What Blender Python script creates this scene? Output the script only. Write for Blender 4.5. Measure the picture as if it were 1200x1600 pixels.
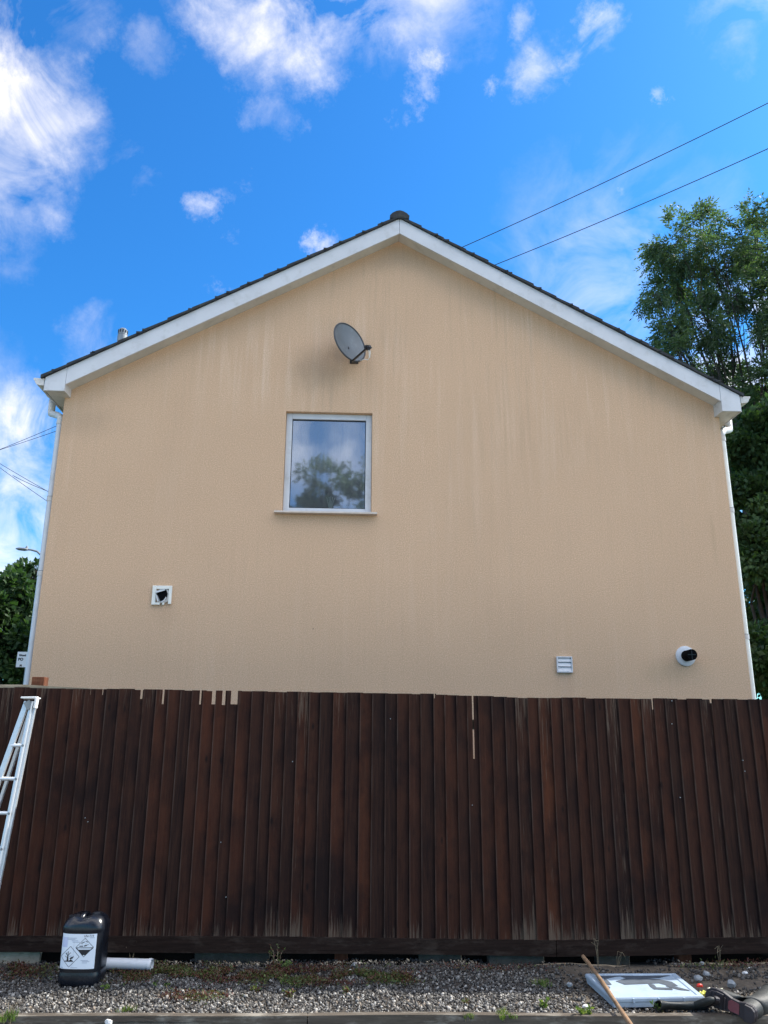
import bpy, bmesh, math, random
import numpy as np
from mathutils import Vector, Matrix, noise as mnoise
random.seed(7); rng = np.random.default_rng(11)
R = math.radians
sc = bpy.context.scene
for o in list(bpy.data.objects): bpy.data.objects.remove(o)

# ------------------------------------------------------------------ camera
YAW, PITCH, ROLL, FPX, EYE = R(2.6675), R(15.40), R(0.360), 1202.0, 1.75
fw = np.array([math.sin(YAW)*math.cos(PITCH), math.cos(YAW)*math.cos(PITCH), math.sin(PITCH)])
r0 = np.array([math.cos(YAW), -math.sin(YAW), 0.0]); u0 = np.cross(r0, fw)
rt = r0*math.cos(ROLL)+u0*math.sin(ROLL); up = -r0*math.sin(ROLL)+u0*math.cos(ROLL)
cd = bpy.data.cameras.new('camera'); cam = bpy.data.objects.new('camera', cd); sc.collection.objects.link(cam)
cam.matrix_world = Matrix(((rt[0], up[0], -fw[0], 0), (rt[1], up[1], -fw[1], 0), (rt[2], up[2], -fw[2], EYE), (0, 0, 0, 1)))
cd.sensor_fit = 'VERTICAL'; cd.sensor_height = 36; cd.lens = 36*FPX/1600; cd.clip_end = 3000; cd.clip_start = .05
sc.camera = cam
sc.render.resolution_x, sc.render.resolution_y = 768, 1024
sc.view_settings.view_transform = 'Standard'; sc.view_settings.look = 'None'
sc.view_settings.exposure = 1.2; sc.view_settings.gamma = 1

def ray(px, py):
    return fw+rt*(px-600)/FPX-up*(py-800)/FPX
def atY(px, py, Y):          # where the sight line through a photo pixel meets the upright plane y=Y
    d = ray(px, py); t = Y/d[1]; return Vector((d[0]*t, Y, EYE+d[2]*t))
def atZ(px, py, z=0.0):
    d = ray(px, py); t = (z-EYE)/d[2]; return Vector((d[0]*t, d[1]*t, z))

# ------------------------------------------------------------------ light
SUN_EL, SUN_AZ = R(46), R(70)       # azimuth from +Y towards +X
sd = Vector((math.sin(SUN_AZ)*math.cos(SUN_EL), math.cos(SUN_AZ)*math.cos(SUN_EL), math.sin(SUN_EL)))
sl = bpy.data.lights.new('sun', 'SUN'); sl.energy = 3.6; sl.angle = R(0.6); sl.color = (1, .95, .87)
so = bpy.data.objects.new('sun', sl); sc.collection.objects.link(so)
so.rotation_euler = sd.to_track_quat('Z', 'Y').to_euler()
w = bpy.data.worlds.new('World'); sc.world = w; w.use_nodes = True
nt = w.node_tree; nt.nodes.clear(); N = nt.nodes.new; L = nt.links.new
sky = N('ShaderNodeTexSky'); sky.sky_type = 'NISHITA'; sky.sun_disc = False
sky.sun_elevation = SUN_EL; sky.sun_rotation = SUN_AZ
sky.air_density = 1.0; sky.dust_density = 0.6; sky.ozone_density = 2.5; sky.altitude = 50
hsv = N('ShaderNodeHueSaturation'); hsv.inputs['Saturation'].default_value = 1.22; hsv.inputs['Value'].default_value = 1.0
L(sky.outputs[0], hsv.inputs['Color'])
grd = N('ShaderNodeMix'); grd.data_type = 'RGBA'; grd.blend_type = 'MULTIPLY'; grd.inputs[0].default_value = 1; grd.inputs[7].default_value = (.39, .98, 1.32, 1); L(hsv.outputs[0], grd.inputs[6])
tc = N('ShaderNodeTexCoord')
nz = N('ShaderNodeTexNoise'); nz.inputs['Scale'].default_value = 4.0; nz.inputs['Detail'].default_value = 9; nz.inputs['Roughness'].default_value = .62
L(tc.outputs['Generated'], nz.inputs['Vector'])
sb = N('ShaderNodeVectorMath'); sb.operation = 'SUBTRACT'; sb.inputs[1].default_value = (.5, .5, .5); L(nz.outputs['Color'], sb.inputs[0])
scl = N('ShaderNodeVectorMath'); scl.operation = 'SCALE'; scl.inputs['Scale'].default_value = .085; L(sb.outputs[0], scl.inputs[0])
wp = N('ShaderNodeVectorMath'); wp.operation = 'ADD'; L(tc.outputs['Generated'], wp.inputs[0]); L(scl.outputs[0], wp.inputs[1])
nf = N('ShaderNodeTexNoise'); nf.inputs['Scale'].default_value = 22; nf.inputs['Detail'].default_value = 8; nf.inputs['Roughness'].default_value = .7; L(tc.outputs['Generated'], nf.inputs['Vector'])
sf = N('ShaderNodeVectorMath'); sf.operation = 'MULTIPLY_ADD'; sf.inputs[1].default_value = (.075, .075, .075); L(nf.outputs['Color'], sf.inputs[0])
sh_ = N('ShaderNodeVectorMath'); sh_.operation = 'SUBTRACT'; sh_.inputs[1].default_value = (.0375, .0375, .0375); L(wp.outputs[0], sh_.inputs[0]); L(sh_.outputs[0], sf.inputs[2]); wp = sf
def dirpx(px, py): d = Vector(ray(px, py)); return d.normalized()
def dirae(az, el): return Vector((math.sin(R(az))*math.cos(R(el)), math.cos(R(az))*math.cos(R(el)), math.sin(R(el))))
B = []
for px, py, r, s in [(-30,120,105,1.2),(40,145,75,1.0),(60,205,85,.95),(90,215,50,.8),(0,270,95,.75),(80,325,45,.45),(-110,240,150,.9),(30,75,50,.6),
    (440,15,90,.95),(365,-10,75,.85),(485,50,70,.9),(530,10,75,.8),(500,105,45,.6),(600,25,55,.5),(650,0,55,.6),(390,60,50,.5),(640,-60,120,.7),(657,85,32,.75),(655,130,26,.55),(628,172,24,.45),
    (840,95,45,.6),(945,35,36,.9),(893,85,26,.6),(825,8,26,.5),(322,336,26,.5),(350,315,20,.4),(390,298,22,.5),(375,372,18,.35),(512,384,28,.6),(345,458,18,.3),
    (225,50,38,.2),(100,5,60,.4),(215,270,40,.28),(150,545,60,.36),(40,655,80,.95),(-30,690,90,.7),(10,770,130,.8),(60,850,120,.9),(-20,880,140,.9),(-120,800,250,.8),
    (1190,520,110,1.15),(1150,600,110,1.1),(1260,580,160,1.1),(970,300,18,.5),(1036,146,16,.5),(1043,106,10,.5),(1180,10,60,.35),(960,430,200,.33),(1100,690,160,.8),(760,120,20,.4),
    (440,170,40,.4),(700,-40,60,.4)]:
    B.append((dirpx(px, py), r/FPX, s))
for az, el, r, s in [(125,38,.55,1.5),(105,62,.35,1.2),(150,62,.45,1.4),(190,66,.42,1.3),(240,58,.5,1.3),(225,28,.35,1.2),(270,28,.35,.9),(300,60,.22,.8),(90,25,.3,1.0),(120,12,.35,1.3),(60,12,.25,.8),(330,8,.25,.6),(145,14,.2,1.1),(185,22,.3,.30)]:
    B.append((dirae(az, el), r, s))
acc = None
for c, r, s in B:
    d = N('ShaderNodeVectorMath'); d.operation = 'DISTANCE'; d.inputs[1].default_value = c; L(wp.outputs[0], d.inputs[0])
    m = N('ShaderNodeMapRange'); m.interpolation_type = 'SMOOTHSTEP'; m.inputs['From Min'].default_value = r*1.25; m.inputs['From Max'].default_value = 0
    m.inputs['To Min'].default_value = 0; m.inputs['To Max'].default_value = s; L(d.outputs['Value'], m.inputs['Value'])
    if acc is None: acc = m.outputs[0]
    else:
        a = N('ShaderNodeMath'); a.operation = 'MAXIMUM'; L(acc, a.inputs[0]); L(m.outputs[0], a.inputs[1]); acc = a.outputs[0]
n2 = N('ShaderNodeTexNoise'); n2.inputs['Scale'].default_value = 11; n2.inputs['Detail'].default_value = 9; n2.inputs['Roughness'].default_value = .6; n2.inputs['Distortion'].default_value = .6
L(tc.outputs['Generated'], n2.inputs['Vector'])
m2 = N('ShaderNodeMapRange'); m2.inputs['From Min'].default_value = .36; m2.inputs['From Max'].default_value = .64; m2.inputs['To Min'].default_value = .0; m2.inputs['To Max'].default_value = 1.35
L(n2.outputs[0], m2.inputs['Value'])
mu = N('ShaderNodeMath'); mu.operation = 'MULTIPLY'; L(acc, mu.inputs[0]); L(m2.outputs[0], mu.inputs[1])
cl = N('ShaderNodeMapRange'); cl.inputs['From Min'].default_value = .02; cl.inputs['From Max'].default_value = 1.25; cl.inputs['To Max'].default_value = .9; L(mu.outputs[0], cl.inputs['Value'])
n3 = N('ShaderNodeTexNoise'); n3.inputs['Scale'].default_value = 5; n3.inputs['Detail'].default_value = 5; L(wp.outputs[0], n3.inputs['Vector'])
cr = N('ShaderNodeMix'); cr.data_type = 'RGBA'; cr.inputs[6].default_value = (5.3, 5.9, 6.8, 1); cr.inputs[7].default_value = (8.2, 8.3, 8.4, 1); L(n3.outputs[0], cr.inputs[0])
mx = N('ShaderNodeMix'); mx.data_type = 'RGBA'; L(cl.outputs[0], mx.inputs[0]); L(grd.outputs[2], mx.inputs[6]); sx_ = N('ShaderNodeSeparateXYZ'); L(tc.outputs['Generated'], sx_.inputs[0])
fb = N('ShaderNodeMapRange'); fb.inputs['From Min'].default_value = .35; fb.inputs['From Max'].default_value = -.35; fb.inputs['To Min'].default_value = 1.0; fb.inputs['To Max'].default_value = 3.0; L(sx_.outputs[1], fb.inputs['Value'])  # unseen clouds behind the camera made brighter to fill the shaded wall
cs = N('ShaderNodeVectorMath'); cs.operation = 'SCALE'; wm = N('ShaderNodeMix'); wm.data_type = 'RGBA'; wm.blend_type = 'MULTIPLY'; wm.inputs[0].default_value = 1; wm.inputs[7].default_value = (1.10, .99, .88, 1); L(cr.outputs[2], wm.inputs[6]); L(wm.outputs[2], cs.inputs[0]); L(fb.outputs[0], cs.inputs['Scale'])
L(cs.outputs[0], mx.inputs[7])
bg = N('ShaderNodeBackground'); bg.inputs['Strength'].default_value = .085; L(mx.outputs[2], bg.inputs['Color'])
wo = N('ShaderNodeOutputWorld'); L(bg.outputs[0], wo.inputs['Surface'])

# ------------------------------------------------------------------ helpers
col = sc.collection
class MB:
    def __init__(s): s.v = []; s.f = []; s.r = []
    def add(s, vs, fs, r=None):
        b = len(s.v); s.v += [tuple(x) for x in vs]; s.f += [tuple(b+i for i in f) for f in fs]
        r = random.random() if r is None else r; s.r += [r]*len(vs); return s
    def box(s, a, b, r=None):
        x0, y0, z0 = a; x1, y1, z1 = b
        return s.add([(x0,y0,z0),(x1,y0,z0),(x1,y1,z0),(x0,y1,z0),(x0,y0,z1),(x1,y0,z1),(x1,y1,z1),(x0,y1,z1)],
              [(0,3,2,1),(4,5,6,7),(0,1,5,4),(1,2,6,5),(2,3,7,6),(3,0,4,7)], r)
    def prism(s, pts, y0, y1, r=None):       # polygon in x,z pushed from y0 to y1
        n = len(pts)
        return s.add([(x,y0,z) for x,z in pts]+[(x,y1,z) for x,z in pts],
              [tuple(range(n)), tuple(range(2*n-1, n-1, -1))]+[(i, i+n, (i+1)%n+n, (i+1)%n) for i in range(n)], r)
    def tube(s, pts, rad, n=10, cap=True, r=None, flat=None):
        pts = [Vector(p) for p in pts]; m = len(pts)
        if not hasattr(rad, '__len__'): rad = [rad]*m
        vs = []; ref = None
        for i, p in enumerate(pts):
            t = (pts[min(i+1, m-1)]-pts[max(i-1, 0)]).normalized()
            if ref is None: ref = Vector((0,0,1)) if abs(t.z) < .9 else Vector((1,0,0))
            a = (ref-t*ref.dot(t)).normalized(); ref = a; b = t.cross(a)
            for k in range(n):
                an = 2*math.pi*k/n; vs.append(p+(a*math.cos(an)+b*math.sin(an))*rad[i])
        fs = [(i*n+k, i*n+(k+1)%n, (i+1)*n+(k+1)%n, (i+1)*n+k) for i in range(m-1) for k in range(n)]
        if cap: fs += [tuple(range(n-1, -1, -1)), tuple((m-1)*n+k for k in range(n))]
        return s.add(vs, fs, r)
    def beam(s, a, b, w_, t_, side, r=None):   # rectangular bar from a to b
        a = Vector(a); b = Vector(b); d = (b-a).normalized(); sx = Vector(side); sx = (sx-d*sx.dot(d)).normalized(); sy = d.cross(sx)
        vs = [p+sx*i*w_/2+sy*j*t_/2 for p in (a, b) for i, j in ((-1,-1),(1,-1),(1,1),(-1,1))]
        return s.add(vs, [(3,2,1,0),(4,5,6,7),(0,1,5,4),(1,2,6,5),(2,3,7,6),(3,0,4,7)], r)
    def build(s, name, mat, parent=None, smooth=False, bevel=0):
        me = bpy.data.meshes.new(name); me.from_pydata(s.v, [], s.f); me.update()
        bm = bmesh.new(); bm.from_mesh(me); bmesh.ops.recalc_face_normals(bm, faces=bm.faces[:]); bm.to_mesh(me); bm.free()
        at = me.attributes.new('rnd', 'FLOAT', 'POINT'); at.data.foreach_set('value', s.r)
        return link(name, me, mat, parent, smooth, bevel)
def link(name, me, mat, parent=None, smooth=False, bevel=0):
    o = bpy.data.objects.new(name, me); col.objects.link(o)
    if mat: me.materials.append(mat)
    if parent: o.parent = parent
    if smooth: me.polygons.foreach_set('use_smooth', [True]*len(me.polygons))
    if smooth == 'auto':
        me.polygons.foreach_set('use_smooth', [True]*len(me.polygons)); me.set_sharp_from_angle(angle=R(38))
    if bevel:
        b = o.modifiers.new('bevel', 'BEVEL'); b.width = bevel; b.segments = 2; b.limit_method = 'ANGLE'
    return o
def empty(name, loc=(0,0,0), rz=0):
    o = bpy.data.objects.new(name, None); o.empty_display_size = .2; col.objects.link(o); o.location = loc; o.rotation_euler = (0,0,rz); return o
def tag(o, label, cat, group=None, kind=None):
    o['label'] = label; o['category'] = cat
    if group: o['group'] = group
    if kind: o['kind'] = kind
    return o
def struct(o, label=None): o['kind'] = 'structure'; return o
def np_mesh(name, V, F, rnd=None, extra=None):      # V (n,3), F (m,k) same-size faces
    me = bpy.data.meshes.new(name); k = F.shape[1]
    me.vertices.add(len(V)); me.vertices.foreach_set('co', np.ascontiguousarray(V, dtype=np.float32).ravel())
    me.loops.add(F.size); me.loops.foreach_set('vertex_index', np.ascontiguousarray(F, dtype=np.int32).ravel())
    me.polygons.add(len(F)); me.polygons.foreach_set('loop_start', np.arange(0, F.size, k, dtype=np.int32))
    me.update(calc_edges=True)
    if rnd is not None:
        a = me.attributes.new('rnd', 'FLOAT', 'POINT'); a.data.foreach_set('value', np.ascontiguousarray(rnd, dtype=np.float32))
    return me
def move_origin(o, p):      # put the Empty's origin at p, shapes stay
    pass

# ---- materials
def mat(name):
    m = bpy.data.materials.new(name); m.use_nodes = True; t = m.node_tree; p = t.nodes['Principled BSDF']; return m, t, p
def node(t, kind, ins=None, **kw):
    n = t.nodes.new(kind)
    for k, v in kw.items(): setattr(n, k, v)
    for k, v in (ins or {}).items():
        if hasattr(v, 'is_output') or isinstance(v, bpy.types.NodeSocket): t.links.new(v, n.inputs[k])
        else: n.inputs[k].default_value = v
    return n
def c4(c): return (c[0], c[1], c[2], 1)
def ramp(t, fac, stops):
    n = t.nodes.new('ShaderNodeValToRGB'); t.links.new(fac, n.inputs[0]); e = n.color_ramp.elements
    while len(e) > 1: e.remove(e[0])
    e[0].position = stops[0][0]; e[0].color = c4(stops[0][1])
    for p, c in stops[1:]:
        x = e.new(p); x.color = c4(c)
    return n.outputs[0]
def g(x): return (x, x, x)
def mixc(t, fac, a, b, mode='MIX'):
    n = t.nodes.new('ShaderNodeMix'); n.data_type = 'RGBA'; n.blend_type = mode
    for i, v in ((0, fac), (6, a), (7, b)):
        if isinstance(v, bpy.types.NodeSocket): t.links.new(v, n.inputs[i])
        else: n.inputs[i].default_value = v if i == 0 else c4(v)
    return n.outputs[2]
def mth(t, op, a, b=0.0):
    n = t.nodes.new('ShaderNodeMath'); n.operation = op
    for i, v in ((0, a), (1, b)):
        if isinstance(v, bpy.types.NodeSocket): t.links.new(v, n.inputs[i])
        else: n.inputs[i].default_value = v
    return n.outputs[0]
def objco(t, scale=(1,1,1)):
    c = t.nodes.new('ShaderNodeTexCoord'); m = t.nodes.new('ShaderNodeMapping'); m.inputs['Scale'].default_value = scale
    t.links.new(c.outputs['Object'], m.inputs[0]); return m.outputs[0]
def nse(t, vec, scale, detail=4, rough=.55, dist=0):
    return node(t, 'ShaderNodeTexNoise', {'Vector': vec, 'Scale': scale, 'Detail': detail, 'Roughness': rough, 'Distortion': dist}).outputs[0]
def bump(t, p, h, strength, dist):
    b = node(t, 'ShaderNodeBump', {'Height': h, 'Strength': strength, 'Distance': dist}); t.links.new(b.outputs[0], p.inputs['Normal'])
def attr(t, n='rnd'):
    a = t.nodes.new('ShaderNodeAttribute'); a.attribute_name = n; return a.outputs['Fac']

def plain(name, c, rough=.5, var=.15, scale=6, metal=0, bmp=.0, spec=.5, dirt=None):
    m, t, p = mat(name); v = objco(t); n = nse(t, v, scale, 6)
    lo = tuple(x*(1-var) for x in c); hi = tuple(min(1, x*(1+var)) for x in c)
    cc = ramp(t, n, [(.3, lo), (.7, hi)])
    if dirt:
        d = nse(t, objco(t, (1,1,1)), scale*2.3, 8, .7)
        cc = mixc(t, ramp(t, d, [(.52, g(0)), (.75, g(dirt[1]))]), cc, dirt[0])
    t.links.new(cc, p.inputs['Base Color']); p.inputs['Roughness'].default_value = rough; p.inputs['Metallic'].default_value = metal
    p.inputs['Specular IOR Level'].default_value = spec
    if bmp: bump(t, p, nse(t, v, scale*12, 6), .5, bmp)
    return m

def m_render():
    m, t, p = mat('render_wall')
    v = objco(t); base = (.70, .475, .318)
    big = nse(t, v, .55, 4); cc = mixc(t, ramp(t, big, [(.35, g(0)), (.68, g(1))]), tuple(x*.96 for x in base), tuple(x*1.03 for x in base))
    # weather streaks: long, narrow, running down
    st = nse(t, objco(t, (7, 7, .35)), 1.6, 5, .6); st2 = nse(t, objco(t, (16, 16, .7)), 1.3, 4, .6)
    sep = node(t, 'ShaderNodeSeparateXYZ', {0: v}); z = sep.outputs[2]; x = sep.outputs[0]
    patch = ramp(t, nse(t, v, .45, 3), [(.42, g(0)), (.62, g(1))])
    hi = node(t, 'ShaderNodeMapRange', {'Value': z, 'From Min': 4.2, 'From Max': 7.0}).outputs[0]
    k = mth(t, 'MULTIPLY', ramp(t, st, [(.5, g(0)), (.72, g(.8))]), mth(t, 'ADD', mth(t, 'MULTIPLY', hi, .75), .25))
    cc = mixc(t, mth(t, 'MULTIPLY', k, patch), cc, (.86, .66, .50))
    k2 = mth(t, 'MULTIPLY', ramp(t, st2, [(.50, g(0)), (.78, g(.55))]), mth(t, 'ADD', mth(t, 'MULTIPLY', hi, .7), .3))
    k2 = mth(t, 'MULTIPLY', k2, mth(t, 'ADD', mth(t, 'MULTIPLY', ramp(t, nse(t, objco(t, (1,1,.6)), .75, 4), [(.42, g(0)), (.62, g(1))]), .85), .15))
    cc = mixc(t, k2, cc, (.40, .30, .22))
    # darker below the verge, and rain marks under the sill
    def blob(cx, cz, rx, rz, amt, c):
        nonlocal cc
        dx = mth(t, 'DIVIDE', mth(t, 'SUBTRACT', x, cx), rx); dz = mth(t, 'DIVIDE', mth(t, 'SUBTRACT', z, cz), rz)
        d = mth(t, 'SQRT', mth(t, 'ADD', mth(t, 'MULTIPLY', dx, dx), mth(t, 'MULTIPLY', dz, dz)))
        d = mth(t, 'ADD', d, mth(t, 'MULTIPLY', mth(t, 'SUBTRACT', nse(t, objco(t, (1,1,.5)), 4.5, 6, .7), .5), 1.1))
        mm = node(t, 'ShaderNodeMapRange', {'Value': d, 'From Min': 1.0, 'From Max': .1, 'To Min': 0, 'To Max': amt}); mm.interpolation_type = 'SMOOTHSTEP'
        cc = mixc(t, mm.outputs[0], cc, c)
    blob(-.38, 6.10, .60, .42, .50, (.32, .24, .18)); blob(-.12, 6.32, .25, .18, .35, (.24, .18, .13))  # soft shadow of the dish painted into the wall colour
    blob(3.75, 2.35, .4, .22, .25, (.33, .26, .17)); blob(2.53, 2.15, .16, .35, .22, (.5, .33, .24)); blob(-2.1, 2.95, .2, .2, .2, (.5,.33,.22))  # the first is the flue's soft shadow painted in, down and left
    blob(4.48, 4.0, .05, .45, .18, (.3, .22, .13)); blob(-3.25, 5.3, .6, .3, .3, (.36,.27,.2)); blob(.6, 7.75, 1.0, .3, .35, (.33,.25,.18))
    sp = nse(t, v, 80, 5, .75); cc = mixc(t, ramp(t, sp, [(.36, g(1)), (.60, g(0))]), cc, mixc(t, .62, cc, (.40, .26, .14)))
    cc = mixc(t, ramp(t, sp, [(.56, g(0)), (.72, g(.7))]), cc, (.90, .68, .44))
    pits = nse(t, v, 9, 2); cc = mixc(t, ramp(t, pits, [(.77, g(0)), (.79, g(.6))]), cc, (.2,.14,.09))
    t.links.new(cc, p.inputs['Base Color']); p.inputs['Roughness'].default_value = .95; p.inputs['Specular IOR Level'].default_value = .15
    b1 = nse(t, v, 120, 4, .65); bump(t, p, b1, .8, .008)
    return m
def m_wood_fence():
    m, t, p = mat('stained_boards')
    r = attr(t); cmb = node(t, 'ShaderNodeCombineXYZ', {0: mth(t, 'MULTIPLY', r, 37.0), 1: mth(t, 'MULTIPLY', r, 11.0), 2: mth(t, 'MULTIPLY', r, 53.0)}).outputs[0]
    v = node(t, 'ShaderNodeVectorMath', {0: objco(t), 1: cmb}, operation='ADD').outputs[0]
    vm = node(t, 'ShaderNodeMapping', {0: v, 'Scale': (22, 6, .9)}).outputs[0]
    gr = nse(t, vm, 2.6, 8, .62, .8); pt = nse(t, node(t, 'ShaderNodeMapping', {0: v, 'Scale': (1.6, 1, .8)}).outputs[0], 1.9, 6, .7); st = nse(t, objco(t, (1.2, 1, .8)), 1.5, 6, .65)
    a = ramp(t, r, [(0, (.018, .0100, .0085)), (.3, (.040, .0162, .0108)), (.5, (.060, .0205, .0118)), (.7, (.021, .0112, .0093)), (.85,(.044, .0172,.0115)), (1, (.085, .028, .0135))])
    cc = mixc(t, ramp(t, pt, [(.33, g(0)), (.62, g(1))]), mixc(t, .85, a, (.010, .0065, .0065)), a)
    cc = mixc(t, ramp(t, gr, [(.35, g(.0)), (.7, g(.6))]), cc, (.055, .026, .017))
    cc = mixc(t, ramp(t, st, [(.50, g(0)), (.66, g(.8))]), cc, (.012, .008, .008))
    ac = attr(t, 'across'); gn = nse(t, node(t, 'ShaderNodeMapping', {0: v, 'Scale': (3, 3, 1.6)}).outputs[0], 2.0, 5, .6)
    cc = mixc(t, mth(t, 'MULTIPLY', ramp(t, ac, [(.35, g(0)), (.80, g(1))]), ramp(t, gn, [(.35, g(.1)), (.65, g(.9))])), cc, (.0055, .0045, .006))  # crevice shade painted in with grime towards each board's tucked edge
    cc = mixc(t, mth(t, 'MULTIPLY', ramp(t, ac, [(.0, g(.8)), (.05, g(.4)), (.09, g(0))]), ramp(t, gn, [(.35, g(0)), (.7, g(.9))])), cc, (.085, .066, .055))
    # knots
    kv = node(t, 'ShaderNodeTexVoronoi', {'Vector': node(t, 'ShaderNodeMapping', {0: v, 'Scale': (1, .3, .4)}).outputs[0], 'Scale': 6.5}).outputs['Distance']
    cc = mixc(t, ramp(t, kv, [(.035, g(.85)), (.10, g(0))]), cc, (.010, .007, .007))
    z = node(t, 'ShaderNodeSeparateXYZ', {0: objco(t)}).outputs[2]
    fl = nse(t, node(t, 'ShaderNodeMapping', {0: v, 'Scale': (60, 8, 2.2)}).outputs[0], 1.5, 7, .7)
    wb = node(t, 'ShaderNodeMapRange', {'Value': z, 'From Min': .46, 'From Max': .15, 'To Min': -.12, 'To Max': .20}).outputs[0]
    wt = node(t, 'ShaderNodeMapRange', {'Value': z, 'From Min': 1.55, 'From Max': 2.05, 'To Min': -.05, 'To Max': .09}).outputs[0]
    r2 = mth(t, 'MULTIPLY', mth(t, 'SUBTRACT', mth(t, 'FRACT', mth(t, 'MULTIPLY', r, 17.3)), .5), .30)
    k = mth(t, 'ADD', mth(t, 'ADD', fl, r2), mth(t, 'MAXIMUM', wb, wt))
    cc = mixc(t, ramp(t, k, [(.655, g(0)), (.82, g(.7))]), cc, (.13, .10, .075))
    t.links.new(cc, p.inputs['Base Color']); p.inputs['Roughness'].default_value = .85; p.inputs['Specular IOR Level'].default_value = .10
    bump(t, p, gr, .5, .004)
    return m
def m_leaf(name, cols, trans=.35, rough=.5):
    m, t, p = mat(name); r = attr(t); c = ramp(t, r, cols)
    t.links.new(c, p.inputs['Base Color']); p.inputs['Roughness'].default_value = rough; p.inputs['Specular IOR Level'].default_value = .35
    tr = node(t, 'ShaderNodeBsdfTranslucent', {'Color': mixc(t, 1.0, c, (1.5, 1.7, .7), 'MULTIPLY')})
    ms = node(t, 'ShaderNodeMixShader', {0: trans, 1: p.outputs[0], 2: tr.outputs[0]}); t.links.new(ms.outputs[0], t.nodes['Material Output'].inputs[0]); return m
def m_stone():
    m, t, p = mat('crushed_stone'); r = attr(t)
    c = ramp(t, r, [(0, (.018, .017, .016)), (.35, (.045, .043, .039)), (.6, (.10, .096, .087)), (.8, (.22, .21, .19)), (.94, (.52, .50, .45)), (1, (.30, .24, .18))])
    n = nse(t, objco(t), 160, 3); c = mixc(t, mth(t, 'MULTIPLY', n, .5), c, (.14, .13, .12))
    t.links.new(c, p.inputs['Base Color']); p.inputs['Roughness'].default_value = .9; p.inputs['Specular IOR Level'].default_value = .15; return m
def m_soil():
    m, t, p = mat('soil'); v = objco(t); n = nse(t, v, 14, 8, .7); n2 = nse(t, v, 2.2, 4)
    c = ramp(t, n, [(.3, (.020, .016, .012)), (.55, (.045, .037, .029)), (.75, (.10, .085, .065))])
    sp_ = node(t, 'ShaderNodeSeparateXYZ', {0: v}); x = sp_.outputs[0]
    k = node(t, 'ShaderNodeMapRange', {'Value': mth(t, 'ADD', x, mth(t, 'MULTIPLY', n2, 1.2)), 'From Min': 1.7, 'From Max': 2.6}).outputs[0]
    fr_ = node(t, 'ShaderNodeMapRange', {'Value': sp_.outputs[1], 'From Min': 6.62, 'From Max': 6.45}).outputs[0]  # soil painted dark behind the fence, standing in for gap shade
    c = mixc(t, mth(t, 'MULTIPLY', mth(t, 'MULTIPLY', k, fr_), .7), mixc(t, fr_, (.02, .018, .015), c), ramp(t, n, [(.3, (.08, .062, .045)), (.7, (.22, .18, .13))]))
    t.links.new(c, p.inputs['Base Color']); p.inputs['Roughness'].default_value = 1; bump(t, p, n, .8, .015); return m
def m_grass():
    m, t, p = mat('lawn'); v = objco(t); n = nse(t, v, .5, 6, .7); n2 = nse(t, v, 30, 6, .7)
    c = mixc(t, n2, ramp(t, n, [(.3, (.035, .06, .018)), (.7, (.07, .10, .03))]), (.03, .045, .015))
    t.links.new(c, p.inputs['Base Color']); p.inputs['Roughness'].default_value = .95; bump(t, p, n2, .8, .03); return m
def m_oldwood(name, c, light, amt=.5, sc_=(1.2, 20, 20)):
    m, t, p = mat(name); gr = nse(t, objco(t, sc_), 2.5, 8, .65, .5); f = nse(t, objco(t, (3, 9, 9)), 1.6, 6, .7)
    cc = ramp(t, gr, [(.3, tuple(x*.55 for x in c)), (.7, tuple(x*1.35 for x in c))]); cc = mixc(t, ramp(t, f, [(.5, g(0)), (.68, g(amt))]), cc, light)
    t.links.new(cc, p.inputs['Base Color']); p.inputs['Roughness'].default_value = .9; p.inputs['Specular IOR Level'].default_value = .1; bump(t, p, gr, .6, .004); return m
def m_glass():
    m, t, p = mat('window_glass'); v = objco(t)
    wav = nse(t, objco(t, (1, 1, 1)), 2.2, 2)
    drip = nse(t, objco(t, (30, 1, 1.2)), 1.6, 6, .7); z = node(t, 'ShaderNodeSeparateXYZ', {0: v}).outputs[2]
    top = node(t, 'ShaderNodeMapRange', {'Value': z, 'From Min': 4.4, 'From Max': 5.5, 'To Min': .0, 'To Max': 1}).outputs[0]
    haze = mth(t, 'MULTIPLY', ramp(t, drip, [(.35, g(.55)), (.75, g(1))]), mth(t, 'ADD', mth(t, 'MULTIPLY', top, .22), .12))
    bm_ = node(t, 'ShaderNodeBump', {'Height': wav, 'Strength': .25, 'Distance': .004})
    gl = node(t, 'ShaderNodeBsdfGlossy', {'Color': (.92, .96, 1, 1), 'Roughness': .03, 'Normal': bm_.outputs[0]})
    tr = node(t, 'ShaderNodeBsdfTransparent', {'Color': (.8, .88, .88, 1)})
    fr = node(t, 'ShaderNodeFresnel', {'IOR': 2.2})
    f = mth(t, 'ADD', mth(t, 'MULTIPLY', fr.outputs[0], 1.6), .08)
    a = node(t, 'ShaderNodeMixShader', {0: f, 1: tr.outputs[0], 2: gl.outputs[0]})
    df = node(t, 'ShaderNodeBsdfDiffuse', {'Color': (.62, .68, .74, 1)})
    b = node(t, 'ShaderNodeMixShader', {0: haze, 1: a.outputs[0], 2: df.outputs[0]})
    t.links.new(b.outputs[0], t.nodes['Material Output'].inputs[0]); return m

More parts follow.
